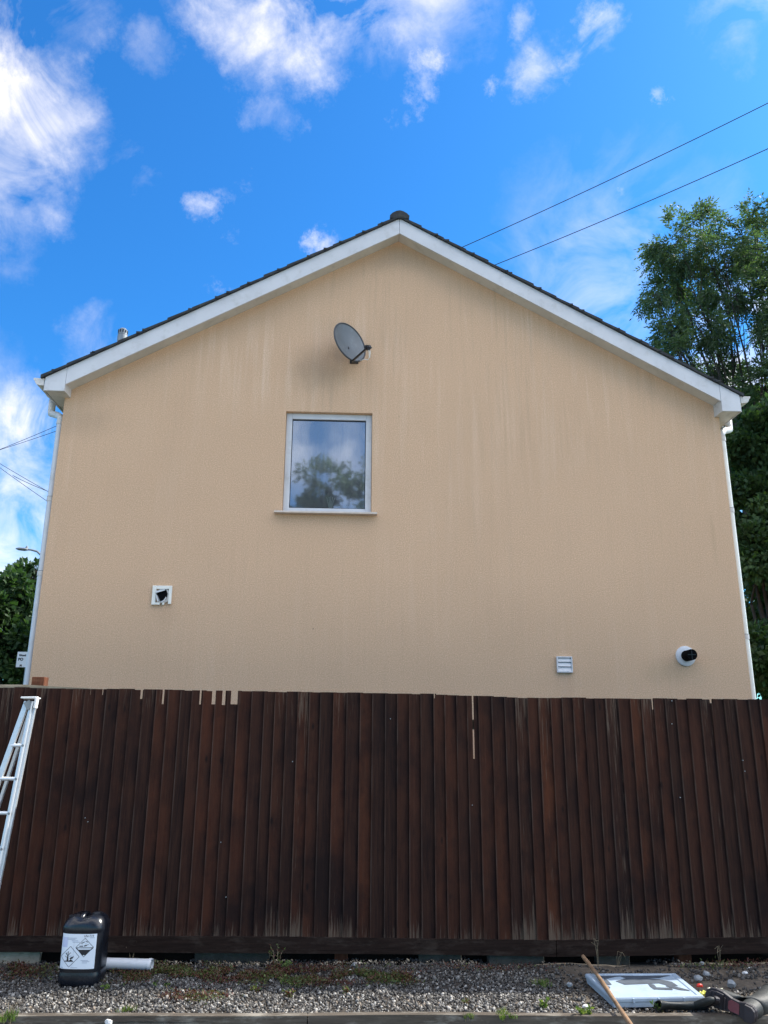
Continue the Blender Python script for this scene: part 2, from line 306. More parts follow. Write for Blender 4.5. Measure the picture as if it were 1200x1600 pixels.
M = dict(
    render=m_render(), boards=m_wood_fence(), stone=m_stone(), soil=m_soil(), grass=m_grass(), glass=m_glass(),
    upvc=plain('white_plastic', (.60, .61, .63), .42, .06, 3, dirt=((.36, .35, .31), .45)),
    soffit=plain('soffit_board', (.60, .58, .53), .55, .08, 3, dirt=((.33, .30, .24), .5)),
    dirtyw=plain('weathered_plastic', (.62, .60, .57), .5, .1, 5, dirt=((.28, .24, .2), .7)),
    cream=plain('sunlit_white_plastic', (.78, .77, .70), .4, .05, 3, dirt=((.5, .46, .38), .25)),
    tile=plain('roof_tile', (.026, .030, .036), .85, .4, 9, bmp=.006, dirt=((.09, .095, .05), .6)),
    sill=plain('sill_stone', (.60, .52, .45), .7, .12, 12), dark=plain('dark_void', (.02, .02, .022), .8, .2),
    room=plain('room_plaster', (.35, .34, .32), .9, .05), hole=plain('black_hole', (.004, .004, .005), .9, .2, spec=.05), black=plain('black_plastic', (.012, .013, .016), .32, .25, 8),
    dishm=plain('dish_grey', (.13, .15, .165), .42, .12, 5, dirt=((.30, .33, .36), .35)), rim=plain('dish_rim', (.05, .055, .06), .5, .1),
    jerry=plain('jerrycan_plastic', (.009, .011, .016), .26, .3, 6, bmp=.0006), label=plain('label_paper', (.70, .76, .82), .45, .04, 7),
    ink=plain('label_ink', (.015, .015, .018), .6, .1), faint=plain('label_faint_print', (.36, .40, .48), .6, .1), tint=plain('label_tint', (.52, .57, .74), .5, .03),
    alu=plain('aluminium', (.62, .65, .68), .38, .06, 14, metal=.55, dirt=((.35, .34, .33), .4)), cap=plain('white_cap', (.72, .72, .70), .5, .05),
    galv=plain('galvanised', (.22, .24, .25), .5, .15, 5, metal=.4), wire=plain('wire_black', (.02, .022, .025), .6, .1),
    gboard=m_oldwood('added_rear_board_wood', (.020, .0125, .010), (.085, .068, .055), .35), edging=m_oldwood('edging_timber', (.105, .088, .07), (.42, .39, .33), .45),
    rail=m_oldwood('rail_timber', (.10, .08, .06), (.30, .25, .18), .6), post=m_oldwood('post_timber', (.13, .052, .03), (.22, .13, .08), .4, (20, 20, 1.5)),
    pale=m_oldwood('pale_timber', (.30, .245, .17), (.50, .44, .33), .6), stick=m_oldwood('stick_wood', (.27, .17, .10), (.42, .33, .24), .4, (8, 2, 8)),
    conc=plain('mossy_concrete', (.07, .072, .06), .95, .35, 12, bmp=.01, dirt=((.06, .08, .03), .6)), paleconc=plain('pale_concrete', (.40, .36, .27), .95, .2, 12, bmp=.01, dirt=((.14, .16, .06), .6)),
    pipe=plain('pipe_plastic', (.66, .68, .70), .4, .06, 10, dirt=((.42, .40, .36), .3)), coverw=plain('cover_plastic', (.33, .41, .485), .5, .08, 6, dirt=((.20, .235, .27), .5)),
    coverd=plain('cover_shadow', (.055, .07, .09), .7, .25, 10), rubber=plain('boot_rubber', (.024, .027, .026), .6, .3, 9, bmp=.003, dirt=((.10, .095, .085), .45)),
    sole=plain('boot_sole', (.022, .018, .022), .6, .3, 12, bmp=.003), pink=plain('boot_arch', (.16, .045, .055), .6, .25, 12),
    red=plain('red_plastic', (.55, .03, .02), .35, .1), yellow=plain('yellow_film', (.62, .62, .12), .3, .25, 20), film=plain('clear_film', (.70, .70, .55), .25, .2, 20),
    bark=plain('bark', (.055, .047, .04), .95, .35, 10, bmp=.02), bounce_yard=plain('bounce_concrete', (.42, .39, .34), .95, .12, 2, bmp=.004),
    earth=plain('added_bank_earth', (.014, .012, .010), 1, .3, 6, bmp=.01, spec=.05),
    road=plain('asphalt', (.05, .05, .052), .95, .2, 3, bmp=.004), white=plain('sign_white', (.74, .77, .80), .45, .03),
    reed=plain('reed', (.86, .86, .78), .7, .05), rock=plain('rock', (.26, .28, .29), .9, .3, 20, bmp=.01), rockw=plain('white_rock', (.62, .62, .60), .85, .12, 20, bmp=.008),
    stem=plain('dry_stem', (.20, .16, .10), .9, .3, 20),
    leafash=m_leaf('ash_leaves', [(0, (.046, .078, .046)), (.5, (.070, .116, .062)), (.85, (.09, .14, .066)), (1, (.13, .175, .075))], .38, .65),
    leafdark=m_leaf('dark_leaves', [(0, (.022, .050, .020)), (.6, (.044, .088, .030)), (1, (.080, .135, .042))], .3, .6),
    leafweed=m_leaf('weed_leaves', [(0, (.05, .09, .02)), (.6, (.12, .19, .04)), (1, (.22, .26, .07))], .3),
    leafred=m_leaf('red_weed_leaves', [(0, (.045, .018, .014)), (.25, (.11, .032, .026)), (.42, (.13, .075, .04)), (.55, (.075, .085, .030)), (.8, (.085, .12, .035)), (1, (.16, .20, .06))], .3),
)

# ------------------------------------------------------------------ setting
DW, OV = 9.0, 0.20                    # wall plane, verge overhang
def hgrid(x0, x1, y0, y1, nx, ny, zf):
    xs = np.linspace(x0, x1, nx); ys = np.linspace(y0, y1, ny); V = np.array([(x, y, zf(x, y)) for y in ys for x in xs])
    F = np.array([(j*nx+i, j*nx+i+1, (j+1)*nx+i+1, (j+1)*nx+i) for j in range(ny-1) for i in range(nx-1)]); return V, F
me = bpy.data.meshes.new('ground'); me.from_pydata([(-900,-900,-.09),(900,-900,-.09),(900,900,-.09),(-900,900,-.09)], [], [(0,1,2,3)]); me.update()
struct(link('ground', me, M['grass']))
V, F = hgrid(-6.5, 7.5, 5.40, 8.98, 260, 80, lambda x, y: -.012+.022*mnoise.noise((x*2.1, y*2.1, 0))+.008*mnoise.noise((x*11, y*11, 3))-.02*min(1,max(0,(y-6.3)/.25))-.03*min(1,max(0,(y-6.60)/.06)))
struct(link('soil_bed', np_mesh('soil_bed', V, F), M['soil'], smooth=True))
V, F = hgrid(-6.5, 7.5, 3.2, 5.44, 120, 20, lambda x, y: -.085+.02*mnoise.noise((x*2.1, y*2.1, 7)))
struct(link('path', np_mesh('path', V, F), M['soil'], smooth=True))
struct(MB().add([(-14,-11,-.086),(14,-11,-.086),(14,3.6,-.086),(-14,3.6,-.086)], [(0,1,2,3)]).build('bounce_yard', M['bounce_yard']))  # unseen pale yard added behind the camera to bounce light on the wall
bk_ = MB(); bk_.prism([(6.71, -.1), (6.75, .13), (7.1, .19), (8.97, .16), (8.97, -.1)], -6.5, 7.5); bk_.v = [(y, x, z) for x, y, z in bk_.v]
struct(bk_.build('added_earth_bank', M['earth']))  # unseen bank added so the gap under the fence stays dark
rd = MB(); rd.add([(-40,24,-.085),(40,24,-.085),(40,30,-.085),(-40,30,-.085)], [(0,1,2,3)]); struct(rd.build('road', M['road']))

# ------------------------------------------------------------------ house
XL, XR, ZE = -3.55, 4.726, 5.465
XM = (XL+XR)/2; YB = 17.6; YF = DW-OV
apx_t = atY(624.5, 342.7, YF); apx_b = atY(625, 365.5, YF)
lt = atY(72.6, 586, YF); lb = atY(101, 604.5, YF); rt_ = atY(1154.7, 622, YF); rb = atY(1128.3, 633, YF)
SL = (apx_t.z-(lt.z+rt_.z)/2)/((rt_.x-lt.x)/2)           # roof pitch
ax = (lt.x+rt_.x)/2; XO = (rt_.x-lt.x)/2                    # ridge line and half span to the eaves corner
ztop = lambda x: apx_t.z-abs(x-ax)*SL
BH = apx_t.z-apx_b.z                                      # bargeboard height measured upright
house = empty('house', (ax, DW, 0)); tag(house, 'beige rendered gable end house with white bargeboards behind the brown timber fence', 'house')
hinv = Matrix.Translation((-ax, -DW, 0))
def hp(o): o.parent = house; o.matrix_parent_inverse = hinv; return o      # parts are modelled in world coordinates
wz = lambda x: ztop(x)-.09                                  # wall runs up behind the bargeboard
wTL, wTR, wBL, wBR = atY(447, 641.5, DW), atY(582, 647, DW), atY(441, 800, DW), atY(580, 803, DW)
wx0, wx1 = (wTL.x+wBL.x)/2, (wTR.x+wBR.x)/2; wz0, wz1 = 4.205, 5.518
mb = MB()
Y = DW
def quad(ps): mb.add(ps, [tuple(range(len(ps)))])
quad([(XL,Y,-.1),(wx0,Y,-.1),(wx0,Y,wz0),(wx0,Y,wz1),(wx0,Y,wz(wx0)),(XL,Y,wz(XL))])
quad([(wx0,Y,-.1),(wx1,Y,-.1),(wx1,Y,wz0),(wx0,Y,wz0)])
quad([(wx0,Y,wz1),(wx1,Y,wz1),(wx1,Y,wz(wx1)),(wx0,Y,wz(wx0))])
quad([(wx1,Y,-.1),(XR,Y,-.1),(XR,Y,wz(XR)),(ax,Y,wz(ax)),(wx1,Y,wz(wx1)),(wx1,Y,wz1),(wx1,Y,wz0)])
RV = .11
quad([(wx0,Y,wz0),(wx0,Y+RV+.06,wz0),(wx0,Y+RV+.06,wz1),(wx0,Y,wz1)]); quad([(wx1,Y,wz0),(wx1,Y,wz1),(wx1,Y+RV+.06,wz1),(wx1,Y+RV+.06,wz0)])
quad([(wx0,Y,wz1),(wx0,Y+RV+.06,wz1),(wx1,Y+RV+.06,wz1),(wx1,Y,wz1)]); quad([(wx0,Y,wz0),(wx1,Y,wz0),(wx1,Y+RV+.06,wz0),(wx0,Y+RV+.06,wz0)])
quad([(XL,Y,-.1),(XL,Y,wz(XL)),(XL,YB,wz(XL)),(XL,YB,-.1)]); quad([(XR,Y,-.1),(XR,YB,-.1),(XR,YB,wz(XR)),(XR,Y,wz(XR))])
quad([(XL,YB,-.1),(XL,YB,wz(XL)),(ax,YB,wz(ax)),(XR,YB,wz(XR)),(XR,YB,-.1)])
me = bpy.data.meshes.new('wall'); me.from_pydata(mb.v, [], mb.f); me.update(); hp(link('wall', me, M['render']))
# room seen through the window
rm = MB(); x0, x1, y0, y1, z0, z1 = wx0-1.3, wx1+1.3, DW+RV+.10, DW+3.6, wz0-.85, wz1+.35
rm.add([(x0,y0,z0),(x1,y0,z0),(x1,y1,z0),(x0,y1,z0),(x0,y0,z1),(x1,y0,z1),(x1,y1,z1),(x0,y1,z1)], [(0,1,2,3),(4,7,6,5),(1,5,6,2),(2,6,7,3),(3,7,4,0)])
room = hp(rm.build('room', M['room']))
# window
fr = MB(); fy0, fy1, FW = DW+RV-.05, DW+RV+.04, .076
fr.box((wx0+.002,fy0,wz0+.002),(wx0+FW,fy1,wz1-.002)); fr.box((wx1-FW,fy0,wz0+.002),(wx1-.002,fy1,wz1-.002))
fr.box((wx0+FW,fy0,wz0+.002),(wx1-FW,fy1,wz0+FW)); fr.box((wx0+FW,fy0,wz1-FW),(wx1-FW,fy1,wz1-.002))
win = hp(fr.build('window', M['upvc'], bevel=.006))
b = MB(); q = .016; X0, X1, Z0, Z1 = wx0+FW, wx1-FW, wz0+FW, wz1-FW
for a_, b_ in (((X0,Z0),(X0+q*.5,Z1)), ((X1-q*.5,Z0),(X1,Z1)), ((X0+q*.5,Z0),(X1-q*.5,Z0+q*.5)), ((X0+q*.5,Z1-q),(X1-q*.5,Z1))): b.box((a_[0],fy0+.018,a_[1]),(b_[0],fy0+.03,b_[1]))
gk = b.build('gasket', M['black'], win)
b = MB(); b.add([(X0,fy0+.024,Z0),(X1,fy0+.024,Z0),(X1,fy0+.024,Z1),(X0,fy0+.024,Z1)], [(0,1,2,3)]); b.build('pane', M['glass'], win)
s1 = MB(); a_ = atY(429, 801, DW); b_ = atY(589, 805, DW)
s1.box((a_.x, DW-.085, wz0-.024), (b_.x, DW-.0, wz0+.0), .5); s1.box((wx0+.002, DW+.0, wz0-.028), (wx1-.002, fy0+.03, wz0+.012), .5)
s1.build('sill', M['sill'], win, bevel=.004)
# inner sill board
b = MB(); b.box((wx0-.05, DW+RV+.102, wz0+.0), (wx1+.05, DW+RV+.30, wz0+.035)); hp(b.build('window_board', M['upvc']))
# bargeboards, corner boxes, soffits
for s in (-1, 1):
    xe = ax+s*XO; xi = ax+s*(XO-.245)
    zt = lambda x: ztop(x)
    m1 = MB(); zb_box = 5.575 if s < 0 else 5.53
    zb_box = (atY(86, 611, YF).z if s < 0 else atY(1141, 643, YF).z)
    pts = [(ax, zt(ax)), (ax, zt(ax)-BH), (xi, zt(xi)-BH), (xi, zt(xi))]
    m1.prism([(x+(.002*s if i < 2 else 0), z) for i, (x, z) in enumerate(pts)], YF-.012, YF+.012, .3)
    hp(m1.build('bargeboard', M['upvc'], bevel=.002))
    m2 = MB(); m2.prism([(xi+s*.003, zt(xi)), (xi+s*.003, zb_box), (xe, zb_box), (xe, zt(xe))], YF-.014, YF+.01, .6)
    bx = hp(m2.build('eaves_box', M['upvc'], bevel=.002))
    m3 = MB(); m3.box((min(xi+s*.01, xe-s*.01), YF+.01, zb_box+.002), (max(xi+s*.01, xe-s*.01), YB+.15, zb_box+.012)); 
    m3.prism([(xi, zt(xi)-BH+.02), (xi, zb_box), (xi+s*.012, zb_box), (xi+s*.012, zt(xi)-BH+.02)], YF+.012, DW-.002)
    hp(m3.build('eaves_soffit', M['dirtyw']))
    m4 = MB(); d = .022
    m4.prism([(ax+s*.0015, zt(ax)-BH+d), (ax+s*.0015, zt(ax)-BH+d+.012), (xi, zt(xi)-BH+d+.012), (xi, zt(xi)-BH+d)], YF+.0125, DW-.001)
    hp(m4.build('verge_soffit', M['soffit']))
    m5 = MB(); m5.box((min(xe, xe+s*.012), YF+.0, zb_box-.0), (max(xe, xe+s*.012), YB+.15, zt(xe)-.01)); hp(m5.build('fascia', M['upvc']))
    # gutter: ogee profile swept back along the eaves
    gz = zt(xe)-.012; g0 = xe+s*.016
    prof = [(0, 0), (.132, .004), (.128, -.022), (.112, -.035), (.104, -.06), (.085, -.082), (.06, -.09), (.0, -.092)]
    m6 = MB(); m6.prism([(g0+s*x, gz+z) for x, z in prof], YF-.004, YB+.2); gt = hp(m6.build('gutter', M['dirtyw'], bevel=.003))
    for k in range(9):
        m7 = MB(); yy = YF+.35+k*.95
        m7.prism([(g0+s*x*1.0-s*.0+s*(.004 if x > 0 else 0), gz+z-.004) for x, z in prof[1:]], yy, yy+.03)
        m7.build('gutter_bracket', M['dirtyw'], gt)
    # downpipe with its swan neck and socket joints
    P = (lambda x, y: atY(x, y, DW+.06))
    if s < 0: px_t, px_b = P(94, 655), P(43, 1070)
    else: px_t, px_b = P(1130, 672), P(1175, 1090)
    xp = XL-.045 if s < 0 else XR+.043
    yp = DW+.075
    m8 = MB(); m8.tube([(xp, yp, 5.34), (xp, yp, .0)], .041, 16, r=.4)
    dp = hp(m8.build('downpipe', M['upvc'] if s < 0 else M['cream'], smooth='auto'))  # sunlit right pipe painted paler and warmer than the left
    for zz in ([5.32, 4.33, 3.42, 1.6] if s < 0 else [5.30, 4.35, 2.78, 1.3]):
        m9 = MB(); m9.tube([(xp, yp, zz-.025), (xp, yp, zz+.03)], .0465, 16)
        m9.build('pipe_socket', M['dirtyw'], dp, smooth='auto')
    for zz in ([4.33, 3.42] if s < 0 else [4.35, 2.78]):
        m10 = MB(); m10.tube([(xp, yp, zz+.030), (xp, yp, zz+.034)], .0470, 16); m10.build('joint_ring', M['black'], dp)
    m11 = MB(); m11.tube([(xp, yp, 5.31), (xp, yp, 5.37), (xp+s*.02, yp+.02, 5.405), (xp+s*.09, yp+.10, 5.46), (g0+s*.05, yp+.17, 5.51), (g0+s*.06, yp+.19, 5.55), (g0+s*.06, yp+.19, gz-.08)], .043, 14, r=.5)
    m11.build('offset_bend', M['dirtyw'], dp, smooth=True)
# roof: courses of interlocking tiles, each lapping the one below
rf = MB(); nC = 15
for s in (-1, 1):
    L_ = XO+.05
    for k in range(nC):
        a0 = L_*(1-k/nC); a1 = max(0, L_*(1-(k+1)/nC)-.03)
        za = apx_t.z-a0*SL; zb = apx_t.z-a1*SL
        up_a = .026+.006*random.random(); up_b = .016
        rf.prism([(ax+s*a0, za+.006), (ax+s*a0, za+up_a+.018), (ax+s*a1, zb+up_b+.012), (ax+s*a1, zb+.002)], YF-.035-random.random()*.012, YB+.2)
        # little nibs and mortar lumps on the verge edge
        for j in range(1):
            tt = random.random(); aa = a0+(a1-a0)*tt; zz = apx_t.z-aa*SL+.024
            rf.box((ax+s*aa-.03, YF-.050, zz-.012), (ax+s*aa+.03, YF-.03, zz+.012))
roof = hp(rf.build('roof', M['tile']))
rg = MB()
for k in range(20):
    y0 = YF-.045+k*.45
    pr = [(-.145, -.075), (-.150, -.03), (-.11, .012), (-.05, .045), (.0, .056), (.05, .045), (.11, .012), (.150, -.03), (.145, -.075)]
    rg.prism([(ax+x*.86*(1+.03*(k % 2)), apx_t.z+.056+z*.92) for x, z in pr], y0, min(y0+.46, YB+.2))
rg.build('ridge_tile', M['tile'], roof, smooth=False)
# small metal flue terminal poking through the left slope
fp = atY(190, 540, 12.5); fx = fp.x; fb = ztop(fx)
ft = atY(190, 514, 12.5).z
m1 = MB(); m1.tube([(fx, 12.5, fb-.1), (fx, 12.5, ft-.13)], .085, 18); m1.tube([(fx, 12.5, ft-.12), (fx, 12.5, ft-.03), (fx, 12.5, ft)], [.078, .078, .05], 18)
fl = m1.build('flue_pipe', M['galv'], roof, smooth='auto')
for k in range(10):
    m1 = MB(); an = k*.628; m1.box((fx+.079*math.cos(an)-.008, 12.5+.079*math.sin(an)-.008, ft-.09), (fx+.079*math.cos(an)+.008, 12.5+.079*math.sin(an)+.008, ft-.04)); m1.build('cowl_slot', M['black'], fl)

# reed diffuser on the inner window board
rx = atY(516, 793, DW+.3).x; rd = empty('reed_diffuser', (rx, DW+.235, wz0+.035)); tag(rd, 'small reed diffuser with pale sticks on the inner sill behind the pane', 'reed diffuser')
b = MB(); b.tube([(0,0,0),(0,0,.05),(0,0,.07),(0,0,.085)], [.03,.03,.012,.012], 14); b.build('bottle', M['reed'], rd, smooth='auto')
b = MB()
for dx, dy in ((-.045,0),(-.018,.01),(.03,0),(.055,-.005),(.005,.012)): b.tube([(0,0,.05),(dx,dy,.05+.20-abs(dx)*.4)], .0062, 6)
b.build('sticks', M['reed'], rd)

# ------------------------------------------------------------------ satellite dish
c = atY(547, 534.5, DW-.30); n = Vector((.64, -.74, .20)).normalized()
dn = (Vector((0,0,-1))-n*Vector((0,0,-1)).dot(n)).normalized(); sx = n.cross(dn)
dish = empty('satellite_dish', (c.x, DW, c.z-.05)); tag(dish, 'grey satellite dish with black arm fixed to the wall above the window', 'satellite dish')
off = -Vector((c.x, DW, c.z-.05)); c = c+off
A_, B_ = .272, .25; nr, ns = 12, 48; dep = .055
vs = []; 
for side in (0, 1):
    for i in range(nr+1):
        f = i/nr
        for k in range(ns):
            an = 2*math.pi*k/ns; p_ = c+dn*(A_*f*math.cos(an))+sx*(B_*f*math.sin(an))+n*(dep*(f*f-1)+(0 if side == 0 else -.006))
            vs.append(p_)
fs = []
for side in (0, 1):
    o_ = side*(nr+1)*ns
    for i in range(nr):
        for k in range(ns): fs.append((o_+i*ns+k, o_+i*ns+(k+1)%ns, o_+(i+1)*ns+(k+1)%ns, o_+(i+1)*ns+k))
b = MB(); b.add(vs, fs, .5); b.build('reflector', M['dishm'], dish, smooth=True)
b = MB(); rimp = [c+dn*(A_*math.cos(2*math.pi*k/48))+sx*(B_*math.sin(2*math.pi*k/48))+n*(-.004) for k in range(49)]
b.tube(rimp, .011, 8, cap=False); b.build('rim', M['rim'], dish, smooth=True)
low = c+dn*A_*1.0; lnb = Vector(atY(574.5, 543, 8.38))+off
b = MB(); b.beam(low-n*.02+dn*.01, lnb-(lnb-low).normalized()*.02, .026, .022, n); b.build('arm', M['black'], dish, bevel=.003)
ad = (lnb-low).normalized(); tow = ((c+dn*.03)-lnb).normalized()
b = MB(); b.tube([lnb-tow*.045, lnb-tow*.005, lnb-tow*.004, lnb+tow*.03, lnb+tow*.05], [.020, .022, .030, .032, .024], 14)
b.beam(lnb-ad*.04-tow*.01, lnb+ad*.035-tow*.02, .03, .03, tow); b.tube([lnb-tow*.03-Vector((0,0,.03)), lnb-tow*.03+Vector((0,0,.012))], .016, 10)
b.tube([lnb+ad*.0-tow*.04, lnb-tow*.07+Vector((.01,0,.005))], .009, 8)
b.build('receiver', M['black'], dish, smooth='auto')
b = MB(); e0 = lnb-tow*.03-Vector((0,0,.03)); e1 = low+dn*.01
b.tube([e0, e0+Vector((.004,0,-.05)), e0+Vector((.006,.01,-.09)), e0+Vector((-.01,.03,-.115)), e0+Vector((-.05,.06,-.09)), e1+Vector((.09,.06,.03))], .0045, 7, r=.2)
b.tube([e0+Vector((.012,0,0)), e0+Vector((.018,0,-.04)), e0+Vector((.012,.01,-.095))], .004, 7, r=.9)
b.build('cable', M['cream'], dish, smooth=True)
b = MB(); wallp = Vector((c.x+.02, 0, c.z-.12)); bk = c-n*(dep+.01)+dn*.05
b.box((c.x+.0, -.014, c.z-.15), (c.x+.11, -.001, c.z+.02)); b.beam((c.x+.06, -.01, c.z-.08), (c.x+.06, -.12, c.z-.10), .035, .035, (1,0,0))
b.beam((c.x+.06, -.12, c.z-.12), bk, .04, .04, (1,0,0)); b.beam(bk-dn*.08, bk+dn*.12, .07, .02, sx)
b.beam(low-n*.02, low-n*.02+sx*.09-dn*.01, .03, .03, n)
b.build('wall_bracket', M['black'], dish, bevel=.003)

# ------------------------------------------------------------------ vents and flue on the wall
p = atY(253.5, 930.5, DW); v1 = empty('wall_vent', (p.x, DW, p.z)); tag(v1, 'broken white square vent with a dark round hole, left of and below the window', 'vent', 'white vents on the wall')
S_ = .112
b = MB()
for q_ in (((-S_,-S_),(-S_+.045,S_)), ((S_-.035,-S_+.01),(S_,S_)), ((-S_+.045,S_-.04),(S_-.035,S_)), ((-S_+.045,-S_),(-.015,-S_+.03)), ((.01,-S_),(.035,-S_+.035))): b.box((q_[0][0],-.028,q_[0][1]),(q_[1][0],-.002,q_[1][1]))
b.build('frame', M['cream'], v1, bevel=.004)
b = MB(); b.tube([(.015,-.02,-.005),(.015,-.001,-.005)], .085, 20); b.build('back_plate', M['dirtyw'], v1)
b = MB(); b.prism([(-.045,.038),(.02,.05),(.045,.068),(.065,.02),(.06,-.03),(.02,-.07),(-.01,-.07),(-.035,-.02),(-.06,.01)], -.034, -.021); b.build('duct_hole', M['hole'], v1)
b = MB(); b.prism([(-.07,.045),(.03,.065),(.04,.055),(-.06,.022)], -.05, -.036); b.prism([(-.065,.0),(-.05,-.005),(-.025,-.075),(-.04,-.08)], -.046, -.03); b.prism([(.06,-.03),(.03,-.075),(-.005,-.088),(.0,-.078),(.03,-.06),(.055,-.02)], -.046, -.035); b.build('broken_flap', M['upvc'], v1)
p = atY(881.5, 1038.5, DW); v2 = empty('wall_vent', (p.x, DW, p.z)); tag(v2, 'intact white louvred square vent with three flaps low on the right half of the wall', 'vent', 'white vents on the wall')
S_ = .092; b = MB()
for q_ in (((-S_,-S_),(-S_+.014,S_)), ((S_-.014,-S_),(S_,S_)), ((-S_+.014,S_-.014),(S_-.014,S_)), ((-S_+.014,-S_),(S_-.014,-S_+.014))): b.box((q_[0][0],-.032,q_[0][1]),(q_[1][0],-.002,q_[1][1]))
b.build('frame', M['upvc'], v2, bevel=.003)
b = MB(); b.box((-S_+.014,-.006,-S_+.014),(S_-.014,-.002,S_-.014)); b.build('back_plate', M['black'], v2)
for k in range(3):
    z0 = -S_+.016+k*.0535; b = MB(); b.prism([(-.028,z0),(-.012,z0+.048),(-.008,z0+.048),(-.023,z0)], -S_+.016, S_-.016)
    b.v = [(y, x, z) for x, y, z in b.v]; b.build('flap', M['upvc'], v2)
p = atY(1072, 1025, DW-.02); bf = empty('boiler_flue', (p.x, DW, p.z)); tag(bf, 'black round flue in a white collar near the right end of the wall', 'flue')
b = MB(); b.tube([(0,0,0),(0,-.018,0),(0,-.03,0)], [.118,.116,.085], 32); b.build('collar', M['upvc'], bf, smooth='auto')
b = MB(); tp = [(.0,-.03,.0),(.0,-.10,.0),(.005,-.17,.004)]
b.tube(tp, .063, 28, cap=False); b.tube([(.005,-.17,.004),(.005,-.165,.004)], [.063,.05], 28, cap=False); b.tube([(.005,-.165,.004),(.005,-.04,.004)], [.05,.05], 28); b.build('flue_tube', M['hole'], bf, smooth='auto')
b = MB(); b.beam((.005,-.168,.05),(.005,-.168,-.05),.006,.006,(1,0,0)); b.beam((.05,-.168,.004),(-.045,-.168,.004),.006,.006,(0,0,1)); b.build('guard', M['black'], bf)

# ------------------------------------------------------------------ fence
fence = empty('timber_fence', (0, 6.56, 0)); tag(fence, 'dark brown upright featheredge timber fence with weathered bottoms along the gravel', 'fence')
def fY(x): return 6.60-.024*x
tops = [(-5.5, 2.028), (-2.85, 2.022), (-.75, 2.005), (.45, 1.998), (1.36, 1.970), (3.6, 1.967), (7.5, 1.955)]
bots = [(-5.5, .172), (-2.6, .170), (-.65, .168), (1.25, .145), (1.7, .140), (3.3, .165), (7.5, .16)]
def lerp(tb, x):
    for (a0, z0), (a1, z1) in zip(tb, tb[1:]):
        if x <= a1: return z0+(z1-z0)*(x-a0)/(a1-a0)
    return tb[-1][1]
fX = lambda px, py: atY(px, py, fY(atY(px, py, 6.55).x)).x
fZ = lambda px, py: atY(px, py, fY(atY(px, py, 6.55).x)).z
slots = []
for p0, p1, yb in [(219.5,223,1093),(254,257,1101),(312.3,315,1101),(331.5,338,1101),(348,353,1101),(361.5,372,1101),(578,579,1072+8),(677.5,679.3,1092),(736.8,739.4,1185),(1016.6,1018.8,1108),(1107,1110.5,1099),(141,142,1084),(160,161.5,1086)]:
    ym = 1085; slots.append((fX(p0, ym), fX(p1, ym), fZ(p0, yb)))
US = []; bd = MB(); x = -5.5; i = 0; ST = .0995
while x < 7.4:
    wj = ST*(1+random.uniform(-.12, .12)); x0, x1 = x, x+wj+.026; yb = fY((x0+x1)/2); rr = random.random()
    zt = lerp(tops, x0)+random.uniform(-.004, .004); zb = lerp(bots, x0)
    yth, ytn = yb-.022, yb-.006                      # thick edge stands proud of the thin edge
    if x < -2.12 or 1: pass
    lean = random.uniform(-.0015, .0015)
    def sec(u):                                       # y of the front face across the board
        return yth+(ytn-yth)*u if True else yb
    cuts = sorted({x0, x1}|{max(x0, min(x1, s_)) for a in slots for s_ in a[:2]})
    for a0, a1 in zip(cuts, cuts[1:]):
        if a1-a0 < 1e-4: continue
        mid = (a0+a1)/2; z_t = zt
        for s0, s1, zs in slots:
            if s0 <= mid <= s1: z_t = min(z_t, zs+random.uniform(-.006, .006))
        u0 = (a0-x0)/(x1-x0); u1 = (a1-x0)/(x1-x0)
        # thick edge is on the right, lapping over the next board
        f0, f1 = yth+(ytn-yth)*u0, yth+(ytn-yth)*u1
        bk = yb+.0
        lt_ = .010*u0; 
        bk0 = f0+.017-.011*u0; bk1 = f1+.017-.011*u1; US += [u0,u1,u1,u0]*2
        bd.add([(a0,f0,zb),(a1,f1,zb),(a1,bk1,zb),(a0,bk0,zb),(a0+lean,f0,z_t),(a1+lean,f1,z_t-.0),(a1+lean,bk1,z_t),(a0+lean,bk0,z_t)],
               [(0,3,2,1),(4,5,6,7),(0,1,5,4),(1,2,6,5),(2,3,7,6),(3,0,4,7)], rr)
    x += wj; i += 1
def fprt(o): o.parent = fence; o.matrix_parent_inverse = Matrix.Translation((0,-6.56,0)); return o
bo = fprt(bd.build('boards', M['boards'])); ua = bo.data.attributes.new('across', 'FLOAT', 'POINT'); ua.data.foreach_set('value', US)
for px, py in ((457,1190),(133,1278),(137,1284),(1050,1095),(1050,1131),(1063,1246),(1161,1188),(1164,1205),(610,1123),(738,1258),(353,1402),(345,1316)):
    yn = fY(fX(px, py)); q_ = atY(px, py, yn-.026); b = MB(); b.tube([(q_.x, yn-.027, q_.z), (q_.x, yn-.012, q_.z)], .0042, 8); fprt(b.build('nail', M['galv']))
for a0, a1 in ((-5.5, fX(868, 1480)-.003), (fX(868, 1480)+.003, 7.5)):
    b = MB(); xs = [a0]+[q_ for q_ in np.arange(-5, 7.5, .5) if a0 < q_ < a1]+[a1]
    vs = []
    for xx in xs:
        zt = lerp(bots, xx)+.006; zb_ = zt-.112+.003*math.sin(xx*2); y_ = fY(xx)-.030
        vs += [(xx,y_,zb_),(xx,y_,zt),(xx,y_+.024,zt),(xx,y_+.024,zb_)]
    fs = [(4*i+k, 4*i+(k+1)%4, 4*i+4+(k+1)%4, 4*i+4+k) for i in range(len(xs)-1) for k in range(4)]+[(3,2,1,0), tuple(4*(len(xs)-1)+k for k in range(4))]
    b.add(vs, fs, .5); fprt(b.build('gravel_board', M['gboard']))
b = MB(); b.prism([(-5.5, -.06), (7.5, -.06), (7.5, .34), (-5.5, .34)], 0, .022)
